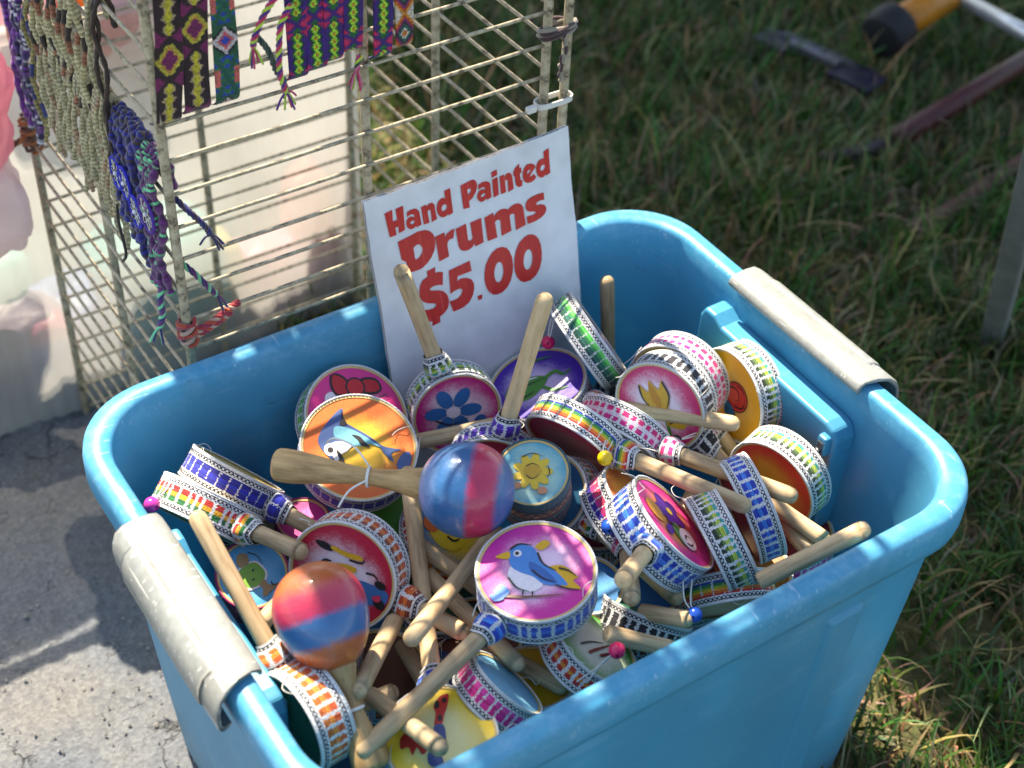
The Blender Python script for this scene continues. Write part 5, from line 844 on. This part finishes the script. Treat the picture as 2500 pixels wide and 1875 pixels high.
def flat_bracelet(label, x, w_, z1, z0, pat, s0, yoff=-.0048, lean=0, tuck=.012, group='flat knotted bracelets on the front of the rack'):
    nc = 14; kl = w_/nc*.95; nr = int((z1-z0)/kl); ns = 2
    V = np.zeros((nr*ns+1, nc*ns+1, 3)); ii = np.linspace(0, nr, nr*ns+1); jj = np.linspace(0, nc, nc*ns+1)
    A, B = np.meshgrid(ii, jj, indexing='ij'); q = A/nr
    wob = .0012*np.sin(q*7+s0); bul = .00075*np.abs(np.sin(np.pi*B))*np.abs(np.sin(np.pi*(A+.0*B)))**.5
    V[..., 0] = x+lean*(q-.0)+(B/nc-.5)*w_*(1+.03*np.sin(q*11+s0)); V[..., 2] = z1-(z1-z0)*q+.0004*np.sin(B*3.1)
    V[..., 1] = Y0+yoff-bul+wob+tuck*np.clip((q-.93)/.07, 0, 1)**2
    C = np.array([[pat(i, j, nc, s0) for j in range(nc)] for i in range(nr)], float); C *= rng.uniform(.8, 1.12, (nr, nc, 1))
    C = np.repeat(np.repeat(C, ns, 0), ns, 1)
    V2 = V.copy(); V2[..., 1] += .0016; n = V.shape[0]*V.shape[1]; Fq = gridF(nr*ns+1, nc*ns+1)
    o = obj('woven_bracelet', np.concatenate([V.reshape(-1, 3), V2.reshape(-1, 3)]), [Fq, Fq[:, ::-1]+n], M_KNOT, None, True, np.clip(np.concatenate([C.reshape(-1, 3)]*2), 0, 255))
    tag(o, label, 'bracelet', group); return o
ZTOP = .715
FB = [
 ('maroon bracelet with yellow diamonds, leftmost on the front wires', -.1375, .0195, .664, PY['mar_b'][2], pat_maroon, 1, -.012),
 ('maroon bracelet with pale zigzag diamonds, second from the front post', -.1172, .0190, ZTOP, PY['b2_b'][2], pat_maroon, 34, -.010),
 ('green and blue bracelet with white edged diamonds, third from the front post', -.0985, .0178, ZTOP, PY['b3_b'][2], pat_blue, 12, -.006),
 ('neon purple and lime bracelet beside the braided tassel cords', -.0495, .0156, ZTOP, PY['n1_b'][2], pat_neon, 20, .002),
 ('neon purple and lime bracelet, second of the joined neon four', -.0342, .0156, ZTOP, PY['n1_b'][2]+.004, pat_neon, 22, .001),
 ('neon purple and lime bracelet, third of the joined neon four', -.0188, .0154, ZTOP, PY['n1_b'][2]+.006, pat_neon, 20, 0),
 ('neon purple and lime bracelet with a fringe, left of the middle post', -.0034, .0154, ZTOP, PY['n1_b'][2]+.010, pat_neon, 38, 0),
 ('neon purple and lime bracelet standing alone right of the middle post', .0212, .0156, ZTOP, PY['o_b'][2]-.004, pat_neon, 32, 0),
 ('orange bracelet with white and teal diamonds, rightmost on the front wires', .0368, .0144, ZTOP, PY['o_b'][2], pat_orange, 6, .002)]
for a in FB: flat_bracelet(*a[:7], lean=a[7])
# braided tassel cords
def braid(label, pts, cols, r=.0017, tail=3, group='braided tassel cords on the rack'):
    P = spline(pts, 14); mb = MB(); q = np.linspace(0, 1, len(P)); T = np.gradient(P, axis=0); T /= np.linalg.norm(T, axis=1)[:, None]
    a = np.cross(T, np.array([0.3, 1., 0.2])); a /= np.linalg.norm(a, axis=1)[:, None]; b = np.cross(T, a)
    L_ = np.linalg.norm(np.diff(P, axis=0), axis=1).sum(); nt = L_/.011
    for k in range(len(cols)):
        ph = 2*np.pi*k/len(cols)+2*np.pi*nt*q
        Q = P+r*.75*(np.cos(ph)[:, None]*a+np.sin(ph)[:, None]*b); V, F = tubeVF(Q, r*.72, 6); mb.add(V, F, cols[k])
    for k in range(tail*2):
        d = T[-1]+rng.normal(0, .35, 3); d /= np.linalg.norm(d); V, F = tubeVF(spline([P[-1], P[-1]+d*.006, P[-1]+d*.012+np.array([0, 0, -.004])], 4), r*.5, 5); mb.add(V, F, cols[k % len(cols)])
    o = mb.build('tassel_cord', M_YARN); tag(o, label, 'cord', group); return o
NC = [(190, 220, 60), (206, 40, 96), (90, 30, 130)]
braid('braided lime and pink cord draped over a wire toward the blue bracelet', [(-.050, .229, .640), (-.062, .229, .634), (-.074, .230, .620), (-.082, .232, .603), (-.083, .233, .596)], NC)
braid('braided purple and lime cord hanging left of the neon bracelets', [(-.054, .229, .622), (-.063, .2285, .610), (-.066, .2285, .590), (-.0665, .2285, .572), (-.063, .2285, .556)], NC)
braid('lime and pink fringe under the fourth neon bracelet', [(.000, .2335, PY['n1_b'][2]+.012), (-.0025, .233, PY['n1_b'][2]+.006), (-.003, .233, PY['n1_b'][2]+.001)], [(190, 220, 60), (206, 40, 96), (222, 120, 150), (30, 70, 60)], .0016, 4)
braid('green cord end hanging behind the blue bracelet', [(-.078, .238, .600), (-.071, .236, .588), (-.066, .235, .570), (-.060, .235, .560)], [(50, 80, 66), (70, 90, 76), (40, 60, 60)])

# ------------------------------------------------------------------ looped bracelets on the left side wires
def zig(y, k, ph): return y+.0011*math.sin(k*1.9+ph)
def loop_bracelet(label, y, zt, ln, cols, kind, group, strands=3, r=.0018, tail=None, seed=0):
    g = np.random.default_rng(seed+900); mb = MB()
    for s in range(strands):
        yy = y+(s-(strands-1)/2)*r*1.9; ph = g.uniform(0, 6); l2 = ln*g.uniform(.93, 1.0)
        pts = [(X0+.006, yy, zt-.02), (X0+.0055, yy, zt-.004), (X0+.002, yy, zt+.0045), (X0-.003, yy, zt+.0042), (X0-.0068, yy, zt-.004)]
        for k in range(1, 9):
            pts.append((X0-.0075-.0022*math.sin(k*1.3+ph)-.0015*k/8, yy+.0026*math.sin(k*1.15+ph+s*1.1), zt-.004-l2*k/8))
        P = spline(pts, 7); n = len(P)
        rad = r*(1+.16*np.sin(np.arange(n)*1.1+ph)) if kind == 'wax' else r*(1+.3*np.sin(np.arange(n)*.9+ph))
        V, F = tubeVF(P, rad, 7)
        q = np.arange(n-1); 
        if kind == 'wax': base = np.array([cols[(int(i/(n/14))+s) % len(cols)] for i in q], float)
        else: base = np.array([cols[g.integers(len(cols))] for i in q], float)
        ridge = 1-.22*(q % 2); c = np.repeat(base*ridge[:, None], 7, 0); c = np.concatenate([c, base[:1], base[-1:]]); c = np.clip(c*g.uniform(.88, 1.1, (len(c), 1)), 0, 255)
        mb.V.append(V); 
        for f in F: mb.F.append(f+mb.n)
        mb.n += len(V); mb.C.append(c)
    if tail is not None:
        P = spline([(X0-.008, y, zt-ln*.62), (X0-.012, y-.004, zt-ln*.8), (X0-.012, y-.010, zt-ln*1.02), (X0-.013, y-.002, zt-ln*1.13)], 8); V, F = tubeVF(P, .0013, 6); mb.add(V, F, tail)
    o = mb.build('looped_bracelet', M_WAX if kind == 'wax' else M_YARN); tag(o, label, 'bracelet', group); return o
side = [Z0+.0273+i*SP for i in range(k)]
zlow = min(side, key=lambda z: abs(z-.519)); zup = min(side, key=lambda z: abs(z-.577))
TAN = [(190, 180, 142), (198, 186, 144), (176, 166, 130)]; TAN2 = [(188, 172, 136), (174, 142, 110), (192, 182, 142)]
ORD = ['first', 'second', 'third', 'fourth', 'fifth', 'sixth', 'seventh', 'eighth', 'ninth']
for i, y in enumerate(np.linspace(.350, .474, 8)):
    loop_bracelet(ORD[i]+' tan cord bracelet on the lower side wire, counted from the blue wool ones', y, zlow, .116-.022*abs(math.sin(i*2.1)), TAN if i % 3 else TAN2, 'wax', 'tan cord bracelets on the left side wire', 3, .0021, seed=i)
loop_bracelet('tan cord bracelet with a loose black cord tail', .332, zlow, .125, TAN, 'wax', 'cord bracelets singled out on the left side', 3, .0019, tail=(36, 26, 26), seed=30)
loop_bracelet('tan cord bracelet banded with blue, next to the purple wool ones', .500, zlow, .125, [(160, 146, 90), (160, 146, 90), (40, 56, 120)], 'wax', 'cord bracelets singled out on the left side', 2, .0019, seed=31)
PU = [(70, 30, 120), (50, 26, 90), (110, 40, 140), (30, 22, 50)]
for i, y in enumerate((.523, .541)):
    loop_bracelet(['dark purple wool bracelet flecked with white, nearer one', 'bright purple fuzzy wool bracelet at the far left edge'][i], y, zlow+.012*i, .135, [PU+[(200, 196, 206)], [(120, 40, 150), (140, 60, 170), (90, 30, 120)]][i], 'yarn', 'wool bracelets on the left side wire', 4, .0030, seed=40+i)
loop_bracelet('red cord bracelet hung highest at the far end of the left side', .505, zup, .035, [(150, 60, 50), (130, 50, 44)], 'wax', 'cord bracelets singled out on the left side', 3, .002, seed=50)
for i, y in enumerate(np.linspace(.362, .468, 6)):
    loop_bracelet(ORD[i]+' tan bracelet banded dark brown on the upper side wire, counted from the post', y, zup+SP, .105+.012*math.sin(i*1.7), [(196, 184, 140), (196, 184, 140), (200, 188, 146), (46, 34, 30), (160, 98, 70)], 'wax', 'banded cord bracelets on the upper wire', 2, .0024, seed=60+i)
for i, y in enumerate((.335, .322)):
    loop_bracelet(['plain tan cord bracelet nearest the post on the upper wire', 'dark brown cord bracelet nearest the post on the upper wire'][i], y, zup+SP, .125, [TAN, [(50, 34, 30), (60, 40, 34)]][i], 'wax', 'cord bracelets singled out on the left side', 2, .0019, tail=None if i == 0 else (46, 26, 26), seed=70+i)
BLU = [(36, 34, 130), (44, 40, 150), (74, 56, 60), (30, 28, 96)]
def dream(parent, y, z, c, r=.0105, rz=1.25):
    t = np.linspace(0, 2*np.pi, 40); V, F = tubeVF(np.stack([np.full(40, X0-.0125), y+r*np.cos(t), z+r*rz*np.sin(t)], -1), .0014, 7, cap=False)
    obj('hoop_ring', V, F, plain('ring_yarn', c, .8, .15, 300), parent)
    mb = MB(); a = np.arange(7)*2*np.pi/7
    p = lambda q, s: np.array([X0-.0128, y+r*s*math.cos(q), z+r*rz*s*math.sin(q)])
    for i in range(7):
        for (u0, s0, u1, s1) in ((a[i], 1, a[i]+.45, .55), (a[i]+.45, .55, a[(i+1) % 7]+(2*np.pi if i == 6 else 0), 1), (a[i]+.45, .55, a[i], .25), (a[i]+.45, .55, a[i]+.9, .25)):
            V, F = tubeVF([p(u0, s0), p(u1, s1)], .00035, 4); mb.add(V, F)
    mb.build('web_thread', M_THREAD, parent)
    V, F = latheVF([(-.0018*math.cos(q), .0018*math.sin(q)+.0001) for q in np.linspace(0, np.pi, 8)], 10); obj('web_bead', V+np.array([X0-.0135, y, z]), F, plain('clear_bead', (214, 214, 220), .15), parent)
for i, (y, c, ln) in enumerate(((.312, BLU, .088), (.297, BLU, .096), (.281, BLU, .110))):
    o = loop_bracelet(['blue and brown wool bracelet with dreamcatcher ring, farthest of three', 'blue and brown wool bracelet with dreamcatcher ring, middle of three', 'blue wool bracelet half behind the purple and mint one'][i], y, zlow, ln, c, 'yarn', 'wool bracelets on the left side wire', 3, .0030, seed=80+i)
    dream(o, y, zlow-.046-.016*(i == 2), (34, 40, 170))
o = loop_bracelet('purple and mint wool bracelet with a large dreamcatcher ring by the front post', .258, zlow-.006, .112, [(110, 36, 116), (100, 30, 104), (70, 24, 84), (110, 36, 116), (110, 214, 150)], 'yarn', 'wool bracelets on the left side wire', 5, .0031, seed=90)
dream(o, .258, zlow-.050, (74, 40, 140), .0125, 1.2)
braid('purple and mint braid tail hanging under the dreamcatcher bracelet', [(X0-.010, .254, zlow-.115), (X0-.014, .252, zlow-.128), (X0-.013, .254, zlow-.142), (X0-.016, .256, zlow-.155)], [(110, 36, 116), (50, 30, 110), (120, 220, 160)], .002)
braid('dark blue braid tail poking through right of the front post', [(-.150, .245, .486), (-.143, .236, .476), (-.134, .233, .462), (-.130, .233, .452)], [(36, 34, 110), (60, 40, 60), (30, 28, 90)], .0018)
braid('purple braid tail lower down right of the front post', [(-.152, .245, .428), (-.144, .236, .418), (-.136, .233, .404), (-.131, .233, .396)], [(96, 30, 100), (60, 24, 90), (110, 200, 140)], .0018)

# ------------------------------------------------------------------ ties on the rack
def tie(name, label, center, r, cols, turns, tails, cat='cord', zr=.01):
    mb = MB(); c = np.array(center)
    for k, colr in enumerate(cols):
        t = np.linspace(0, 2*np.pi*turns, 26*turns); ph = k*2.1
        P = np.stack([c[0]+(r[0]+.0012*np.sin(3*t+ph))*np.cos(t+ph), c[1]+(r[1]+.0012*np.cos(2*t+ph))*np.sin(t+ph), c[2]+zr*(t/(2*np.pi*turns)-.5)*2+.0015*np.sin(2*t+ph)], -1)
        V, F = tubeVF(P, .0017, 6); mb.add(V, F, colr)
    for pts in tails:
        P = spline(pts, 10)
        for k, colr in enumerate(cols):
            q = np.linspace(0, 1, len(P))*18+k*2*np.pi/len(cols); Q = P+.0017*np.stack([0*q, np.cos(q), np.sin(q)], -1); V, F = tubeVF(Q, .0016, 6); mb.add(V, F, colr)
    o = mb.build(name, M_YARN); tag(o, label, cat); return o
tie('yarn_tie', 'red and cream yarn tied round the foot of the front left post', (X0, Y0-.001, .366), (.0065, .0065), [(170, 40, 40), (190, 150, 130), (190, 70, 40), (160, 30, 60)], 2,
    [[(X0+.004, Y0-.006, .366), (X0+.018, Y0-.008, .372), (X0+.032, Y0-.007, .377), (X0+.042, Y0-.006, .380)], [(X0+.004, Y0-.006, .362), (X0+.020, Y0-.009, .370), (X0+.034, Y0-.008, .375)]])
tie('rope_tie', 'grey and brown twisted rope binding the two right posts', (X1+.009, Y0-.001, .533), (.0165, .0075), [(150, 140, 124), (70, 40, 40)], 2, [[(X1+.010, Y0-.008, .532), (X1+.012, Y0-.009, .518), (X1+.009, Y0-.0085, .504), (X1+.010, Y0-.008, .490)]], zr=.004)
tie('yarn_tie', 'orange brown yarn knotted round the far left post', (X0, Y1, .352), (.0075, .0075), [(150, 84, 40), (100, 60, 40), (180, 110, 50)], 3, [[(X0-.004, Y1-.004, .352), (X0-.020, Y1-.004, .348), (X0-.034, Y1-.004, .344)]], zr=.016)
V = []; 
for t in np.linspace(0, 2*np.pi, 60, endpoint=False):
    c_, s_ = math.cos(t), math.sin(t); x = (.0165)*np.sign(c_)*abs(c_)**.5; y = .0058*np.sign(s_)*abs(s_)**.6
    for (dx, dz) in ((0, -.0024), (.0011, -.0024), (.0011, .0024), (0, .0024)): V.append((X1+.009+x*(1+dx/.0165), Y0-.001+y*(1+dx/.0058), .4672+dz))
zt_ = empty('cable_tie'); tag(zt_, 'white cable tie round the two right posts, below the rope', 'cable tie')
M_NYL = plain('white_nylon', (214, 212, 204), .4, .05)
obj('strap', np.array(V), gridF(60, 4, wu=True, wv=True), M_NYL, zt_, False)
V, F = boxVF((X1-.0205, Y0-.0085, .4660), (X1-.0115, Y0-.0035, .4715)); bevel(obj('tie_head', V, F, M_NYL, zt_, False), .001)

# ------------------------------------------------------------------ behind the rack: frosted sheet, bag of goods
def frosted(name, c, tr=.25, transp=.25, rib=0):
    mt, N, L, b = new_mat(name); a = tuple(lin(c))+(1,)
    n = tex(N, L, 'Noise', 12, detail=4); r = ramp(N, L, n.outputs[0], [(.3, tuple(lin(c)*.88)), (.7, tuple(np.clip(lin(c)*1.05, 0, 1)))])
    L.new(r.outputs[0], b.inputs['Base Color']); b.inputs['Roughness'].default_value = .35
    t = N.new('ShaderNodeBsdfTranslucent'); L.new(r.outputs[0], t.inputs[0]); m1 = N.new('ShaderNodeMixShader'); m1.inputs[0].default_value = tr
    L.new(b.outputs[0], m1.inputs[1]); L.new(t.outputs[0], m1.inputs[2]); tp = N.new('ShaderNodeBsdfTransparent'); m2 = N.new('ShaderNodeMixShader'); m2.inputs[0].default_value = transp
    L.new(m1.outputs[0], m2.inputs[1]); L.new(tp.outputs[0], m2.inputs[2]); L.new(m2.outputs[0], N['Material Output'].inputs[0])
    bump(N, L, b, n.outputs[0], .3, .01); return mt
# tall frosted tote standing on the asphalt beyond the rack
tote = empty('frosted_tote', (0, 0, 0)); tag(tote, 'large frosted plastic tote of goods standing beyond the rack', 'storage tote')
M_FROST = frosted('frosted_plastic', (212, 211, 206), .55, .36)
nxx, nzz = 150, 40; Vv = []
for i in range(nxx+1):
    for j in range(nzz+1):
        x = -.62+(.81)*i/nxx; z = .0+.44*j/nzz; Vv.append((x, .602+.010*(j/nzz-1)+.0011*math.sin(i*1.9)+.006*math.sin(x*9+z*7), z+.004))
n = len(Vv); Vv = np.array(Vv+[(a, b_+.004, c_) for a, b_, c_ in Vv]); Fq = gridF(nxx+1, nzz+1)
obj('front_wall', Vv, [Fq, Fq[:, ::-1]+n], M_FROST, tote)
for nm, lo, hi in (('side_wall', (.186, .600, .0), (.190, 1.02, .44)), ('side_wall', (-.624, .6, 0), (-.620, 1.02, .44)), ('back_wall', (-.62, 1.02, 0), (.19, 1.024, .44)), ('floor', (-.62, .606, .004), (.19, 1.02, .008))):
    V, F = boxVF(lo, hi); obj(nm, V, F, M_FROST, tote, False)
V = spline([(-.626, .592, .446), (.192, .592, .446)], 20); V, F = tubeVF(V, .008, 10); obj('rim', V, F, M_FROST, tote)
def packet(name, label, cat, c, loc, size, rz, mat=None, crumple=.006, seed=0):
    g = np.random.default_rng(seed); nu_, nv_ = 40, 28; u = np.linspace(0, 2*np.pi, nu_, endpoint=False); v = np.linspace(-np.pi/2, np.pi/2, nv_)
    U_, W__ = np.meshgrid(u, v, indexing='ij'); sp = lambda t, e: np.sign(t)*np.abs(t)**e
    P = np.stack([sp(np.cos(W__), .45)*sp(np.cos(U_), .4)*size[0]/2, sp(np.cos(W__), .45)*sp(np.sin(U_), .4)*size[1]/2, sp(np.sin(W__), .5)*size[2]/2], -1)
    q = np.zeros(P[..., 0].shape)
    for k_ in range(9):
        f_ = g.normal(0, 1, 3)*34*(1+.35*k_); q += np.sin(P @ f_+g.uniform(0, 6))/(1+.3*k_)
    P[:, 1:-1] += (crumple*.55*q[:, 1:-1, None])*P[:, 1:-1]/(np.linalg.norm(P[:, 1:-1], axis=-1, keepdims=True)+.01)
    o = obj(name, P.reshape(-1, 3), gridF(nu_, nv_, wu=True), mat or plain(name+'_plastic', c, .4, .1, 30, .2, 80)); o.location = loc; o.rotation_euler = (0, 0, rz); tag(o, label, cat, 'goods in the frosted tote'); return o
PK_ = [((70, 180, 176), (-.03, .665, .08), (.14, .1, .13), 'teal'), ((236, 210, 96), (.03, .66, .06), (.07, .06, .10), 'yellow'), ((236, 110, 100), (.15, .655, .09), (.05, .06, .15), 'coral red'), ((90, 130, 200), (-.14, .665, .05), (.12, .1, .09), 'blue'), ((236, 160, 186), (.09, .65, .05), (.10, .05, .08), 'dusty pink'),
       ((110, 200, 186), (-.215, .64, .17), (.07, .06, .05), 'sea green'), ((240, 214, 110), (-.25, .64, .14), (.08, .06, .05), 'mustard'), ((170, 140, 160), (-.21, .65, .06), (.16, .06, .08), 'plum grey'), ((226, 120, 140), (-.165, .64, .06), (.05, .05, .07), 'raspberry')]
for i, (c, l, s, nm) in enumerate(PK_): packet('packet', nm+' packet seen blurred through the frosted tote', 'packet', c, l, s, .2*math.sin(i*3), seed=i)
# plastic bags on top at the upper left, sunlit
def bag(label, c, loc, size, seed): 
    o = packet('plastic_bag', label, 'plastic bag', c, loc, size, seed*.7, frosted('bag_film', c, .6, .12), .014, seed); o['group'] = 'plastic bags heaped in the tote'
bag('pink plastic bag heaped above the tote at the far left', (244, 176, 190), (-.200, .570, .40), (.062, .05, .15), 1)
bag('white plastic bag crumpled below the pink one at the far left', (236, 220, 222), (-.205, .570, .30), (.06, .05, .09), 2)
bag('hot pink bag showing beside the front post at the top', (230, 110, 200), (-.040, .66, .49), (.10, .06, .09), 3)
bag('orange and yellow bag under the hot pink one', (238, 150, 60), (-.055, .665, .40), (.07, .07, .07), 4)
bag('pale pink bag behind the cord bracelets', (240, 200, 206), (-.110, .68, .475), (.09, .06, .10), 5)

# ------------------------------------------------------------------ tools and poles on the grass
def pole(name, label, cat, p0, p1, r, mat, sides=16):
    V, F = tubeVF([p0, p1], r, sides); o = obj(name, V, F, mat); tag(o, label, cat); return o
P_ = {k_: np.array(v_) for k_, v_ in PT.items()}
leg = empty('tent_pole'); tag(leg, 'weathered grey square pole of a stall planted in the grass at right', 'tent pole')
d = P_['leg1']-P_['leg0']; M_LEG = plain('weathered_grey_metal', (116, 118, 112), .6, .2, 40, .3, 200)
a = np.cross(d, (0, 0, 1)); a /= np.linalg.norm(a); b_ = np.cross(d/np.linalg.norm(d), a)
V = [P_['leg0']-.02*d/np.linalg.norm(d)+.0125*(i*a+j*b_) for i, j in ((-1, -1), (1, -1), (1, 1), (-1, 1))]; V += [v+d*1.05 for v in V]
bevel(obj('square_tube', np.array(V), boxVF((0, 0, 0), (1, 1, 1))[1], M_LEG, leg, False), .003)
V, F = tubeVF([P_['leg0']+np.array([.02, .004, 0]), P_['leg0']+np.array([.02, .004, 0])+d*.95], .006, 12); obj('brace_rod', V, F, M_LEG, leg)
brk = empty('metal_bracket'); tag(brk, 'flat dark metal bracket lying in the shaded grass at top', 'bracket')
M_DK = plain('dark_violet_metal', (44, 40, 56), .4, .15, 40, .2)
d = P_['brk1']-P_['brk0']; L_ = np.linalg.norm(d); mtx = basis(d/L_, (0, 0, 1), P_['brk0'])
for nm, lo, hi in (('end_plate', (-.005, -.022, -.004), (.05, .022, .004)), ('strip', (.045, -.006, -.002), (L_-.045, .008, .010)), ('end_plate', (L_-.05, -.024, -.004), (L_+.02, .024, .004)), ('bar', (.02, .006, -.008), (L_, .026, .006))):
    V, F = boxVF(lo, hi); o = bevel(obj(nm, V, F, M_DK if nm != 'strip' else plain('bare_steel', (110, 110, 120), .35, metal=.7), brk, False), .002); o.matrix_local = mtx
hm = empty('rubber_mallet'); tag(hm, 'mallet with black rubber end, yellow collar and silver shaft at top right', 'mallet')
V, F = tubeVF([P_['blk'], P_['blk']+(P_['blk2']-P_['blk'])*1.0], .036, 20); bevel(obj('rubber_end', V, F, plain('black_rubber', (20, 20, 24), .7), hm), .006)
V, F = tubeVF([P_['blk2'], P_['yel']], [.024, .021], 20); obj('yellow_collar', V, F, plain('yellow_plastic', (190, 118, 24), .45), hm)
V, F = tubeVF([P_['pole0'], P_['pole1'], P_['pole1']+(P_['pole1']-P_['pole0'])*1.5], .011, 16); obj('shaft', V, F, plain('silver_tube', (176, 180, 186), .3, metal=.5), hm)
pole('metal_rod', 'dark red rod resting on the grass at the right edge', 'rod', P_['rod0'], P_['rod1'], .014, plain('dark_red_paint', (70, 24, 24), .5))
pole('metal_rod', 'thin dark rod continuing from the red one into the grass', 'rod', P_['rod1']+np.array([0, 0, -.006]), P_['rod2'], .009, plain('dark_brown_metal', (50, 34, 38), .5))
mb = MB(); P = spline([P_['str0'], (P_['str0']+P_['str1'])/2, P_['str1'], P_['str1']+(P_['str1']-P_['str0'])*.5*np.array([1, 1, 0])], 10)
V = np.stack([P+np.array([.004, -.009, 0]), P+np.array([-.004, .009, .002]), P+np.array([-.004, .009, .005]), P+np.array([.004, -.009, .003])], 1).reshape(-1, 3)
o = obj('strap', V, gridF(len(P), 4, wv=True), plain('brown_webbing', (92, 64, 54), .8)); tag(o, 'brown webbing strap trailing over the grass behind the grey leg', 'strap')

# ------------------------------------------------------------------ added shade casters out of view: an awning, and belts high on the rack
aw = empty('shade_awning', (0, 0, 2.3)); tag(aw, 'unseen canvas awning added to shade the grass, above and beyond the picture', 'awning')  # unseen awning added as shade caster, its outline fitted to the shadow edge
V = np.array([(.39, .72, 2.3), (4.5, .70, 2.3), (4.5, 6.5, 2.7), (.86, 6.5, 2.7)]); V2 = V+np.array([0, 0, .01])
obj('canvas', np.concatenate([V, V2])-np.array([0, 0, 2.3]), [boxVF((0, 0, 0), (1, 1, 1))[1]], plain('green_canvas', (70, 84, 60), .9), aw, False)
for (x, y) in ((4.45, .75), (4.45, 6.4), (.95, 6.4)):
    V, F = tubeVF([(x, y, -2.3), (x, y, .05)], .02, 12); obj('awning_pole', V, F, M_LEG, aw)

g = np.random.default_rng(21)
for row, (za, zb) in enumerate(((.97, .72), (1.25, 1.02), (1.58, 1.28))):  # unseen belts added so their gaps break the sun into dapples
    x = X0+.002
    while x < X1-.02:
        w_ = g.uniform(.022, .052); gap = g.choice([.002, .008, .016, .024], p=[.3, .3, .25, .15])
        if x+w_ > X1+.004: w_ = X1+.004-x
        top = za; bot = zb+g.uniform(-.03, .05); nr_ = 30; cc = np.array([(170, 60, 60), (60, 90, 150), (210, 150, 60), (90, 50, 120), (60, 130, 110)], float)[g.permutation(5)]
        q = np.linspace(0, 1, nr_+1); V = np.array([(x+w_*s, Y1+.006+.004*math.sin(9*t+s*3), top-(top-bot)*t) for t in q for s in np.linspace(0, 1, 7)])
        V2 = V+np.array([0, .003, 0]); Fq = gridF(nr_+1, 7); C = np.repeat(cc[(np.arange(nr_)//3) % 5], 6, 0)
        o = obj('shade_belt', np.concatenate([V, V2]), [Fq[:, ::-1].copy(), Fq+len(V)], M_KNOT, None, True, np.concatenate([C, C])); tag(o, 'unseen striped belt added high on the rack to dapple the sun', 'belt', 'added shade belts on the back of the rack')
        x += w_+gap
